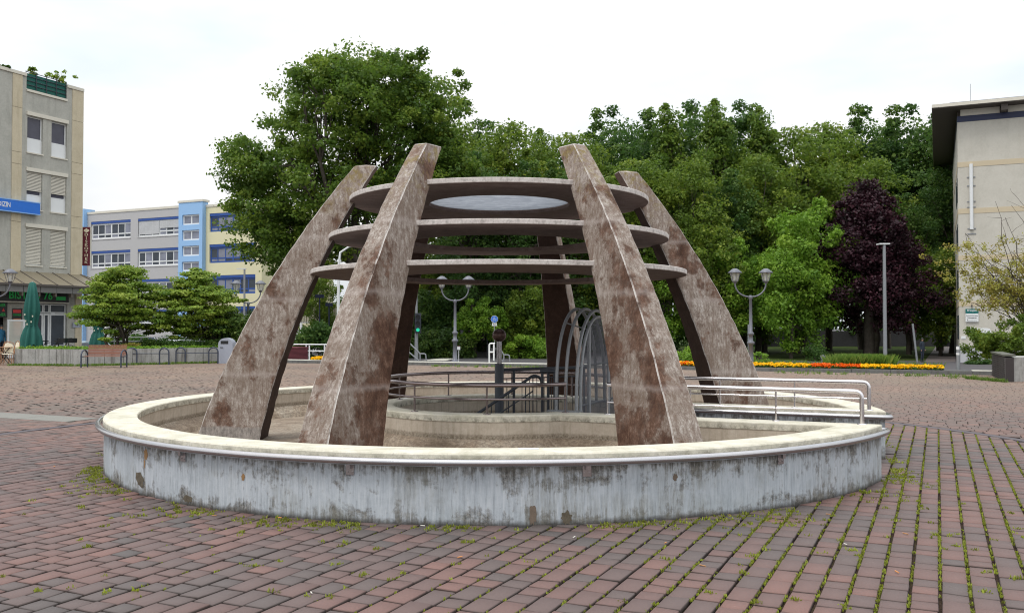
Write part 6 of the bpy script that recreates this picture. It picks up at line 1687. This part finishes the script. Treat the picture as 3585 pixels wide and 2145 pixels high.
def car(c, rz, mat, lab):
    root = empty('parked_car', c, rz, lab, 'car', 'cars parked by the school')
    prof = [(-2.1, .35), (-2.15, .75), (-1.95, .95), (-1.55, 1.02), (-.95, 1.42), (.5, 1.45), (1.15, 1.02), (1.95, .9), (2.15, .7), (2.12, .35)]
    m = MB(); K = len(prof); vs = []
    for y, s_ in ((-.85, 1), (.85, 1)):
        vs += [Vector((x, y*(.82 if z > 1.1 else 1), z)) for x, z in prof]
    m.add(vs, [tuple(range(K)), tuple(range(2*K-1, K-1, -1))]+[(k, K+k, K+(k+1) % K, (k+1) % K) for k in range(K)])
    m.build('body', mat, root)
    for y in (-1, 1):
        m = MB(); pts = [(-1.4, 1.03), (-.9, 1.36), (.45, 1.39), (1.0, 1.03)]; m.add([Vector((x, y*(.86 if z < 1.1 else .715), z)) for x, z in pts], [(0, 1, 2, 3)]); m.build('side_window', M['glass'], root)
    for x, z0_, x2, z1_ in ((.52, 1.43, 1.13, 1.04), (-1.53, 1.04, -.97, 1.41)):
        m = MB(); o_ = .012; m.add([Vector((x, -.62, z0_+o_)), Vector((x2, -.74, z1_+o_)), Vector((x2, .74, z1_+o_)), Vector((x, .62, z0_+o_))], [(0, 1, 2, 3)]); m.build('windscreen', M['glass'], root)
    for x in (-1.35, 1.35):
        for y in (-.8, .8):
            m = MB(); m.tube([Vector((x, y-.1, .32)), Vector((x, y+.1, .32))], .32, 16); w = m.build('wheel', M['rubber'], root)
            m = MB(); m.tube([Vector((x, y-.105, .32)), Vector((x, y+.105, .32))], .18, 12); m.build('rim', M['galv'], w)
    for y in (-.6, .6):
        m = MB(); m.box(2.06, 2.16, y-.16, y+.16, .66, .8); m.build('headlight', M['white'], root)
    return root
rzc = math.atan2(E1.y, E1.x)
for px, Y, mt, lab in ((322, 66, M['carblue'], 'pale blue parked car behind the near acer, at the corner of the left building'), (640, 72, M['carwhite'], 'white parked car in front of the school behind the bicycle racks'), (505, 84, M['carwhite'], 'white parked car close to the school, behind the street railing')):
    car(Vector((P(px, 1141, Y).x, Y, ZL)), rzc, mt, lab)
car(at(3094, 118), rzc, M['carwhite'], 'distant white car glimpsed between the park trunks behind the street light')
def person(c, rz, H, coat, trous, lab, pose=0):
    root = empty('person', c, rz, lab, 'person')
    J = {'pel': (0, 0, .53), 'wai': (0, 0, .62), 'che': (0, -.005, .74), 'nec': (0, -.005, .845), 'hd0': (0, -.01, .875), 'hd1': (0, -.015, .93), 'hd2': (0, -.01, .985),
         'hl': (-.055, 0, .52), 'kl': (-.06, -.02, .29), 'al': (-.065, .02, .045), 'fl': (-.068, -.07, .015), 'hr': (.055, 0, .52), 'kr': (.06, .0, .285), 'ar': (.062, .04, .045), 'fr': (.07, -.05, .015),
         'sl': (-.1, 0, .81), 'el': (-.125, .01, .64), 'wl': (-.115, -.04, .50), 'ml': (-.11, -.05, .45), 'sr': (.1, 0, .81), 'er': (.13, .01, .64), 'wr': (.11, -.05, .51), 'mr': (.1, -.065, .46)}
    E_ = [('pel', 'wai'), ('wai', 'che'), ('che', 'nec'), ('nec', 'hd0'), ('hd0', 'hd1'), ('hd1', 'hd2'), ('pel', 'hl'), ('hl', 'kl'), ('kl', 'al'), ('al', 'fl'), ('pel', 'hr'), ('hr', 'kr'), ('kr', 'ar'), ('ar', 'fr'), ('che', 'sl'), ('sl', 'el'), ('el', 'wl'), ('wl', 'ml'), ('che', 'sr'), ('sr', 'er'), ('er', 'wr'), ('wr', 'mr')]
    Rr = {'pel': .075, 'wai': .07, 'che': .08, 'nec': .034, 'hd0': .038, 'hd1': .05, 'hd2': .035, 'hl': .052, 'hr': .052, 'kl': .034, 'kr': .034, 'al': .024, 'ar': .024, 'fl': .022, 'fr': .022, 'sl': .038, 'sr': .038, 'el': .027, 'er': .027, 'wl': .018, 'wr': .018, 'ml': .018, 'mr': .018}
    ks = list(J); me = D.meshes.new('body'); me.from_pydata([tuple(v*H for v in J[k]) for k in ks], [(ks.index(a), ks.index(b)) for a, b in E_], [])
    o = D.objects.new('body', me); COL.objects.link(o); o.parent = root
    o.modifiers.new('skin', 'SKIN'); sv = me.skin_vertices[0].data
    for i, k in enumerate(ks): sv[i].radius = (Rr[k]*H*.9, Rr[k]*H*.75 if k in ('pel', 'wai', 'che') else Rr[k]*H*.9); sv[i].use_root = (k == 'pel')
    o.modifiers.new('sub', 'SUBSURF').levels = 1; o.modifiers['sub'].render_levels = 1
    dg = bpy.context.evaluated_depsgraph_get(); em = D.meshes.new_from_object(o.evaluated_get(dg)); o.modifiers.clear(); o.data = em
    em.materials.clear()
    for mm in (coat, trous, M['skin'], M['blackp']): em.materials.append(mm)
    for f in em.polygons:
        z = f.center.z/H; x = abs(f.center.x)/H
        f.material_index = 3 if z < .04 else (2 if (z > .86 or (z < .5 and x > .088 and z > .42)) else (0 if z > .5 else 1)); f.use_smooth = True
    m = MB(); m.lathe(Vector((0, -.005*H, .93*H)), [(.055*H*math.cos(t), .062*H*math.sin(t)) for t in [(-.1+1.67*i/8) for i in range(9)]], 12); m.build('hair', M['blackp'], root)
    return root
person(P(3229, 1268, 63), .5, 1.72, M['coat'], M['denim'], 'person in dark clothes standing by the park path, left of the cream building')
q = FB.p(lb(4, 1180, .5)[0], .5, 0); person(Vector((q.x, q.y, 0)), 1.2, 1.7, M['bluecoat'], M['denim'], 'person in a blue jacket in the bistro doorway at the left edge')

S.render.engine = 'CYCLES'
S.cycles.filter_width = 1.1
S.cycles.max_bounces = 6; S.cycles.diffuse_bounces = 3; S.cycles.transparent_max_bounces = 12
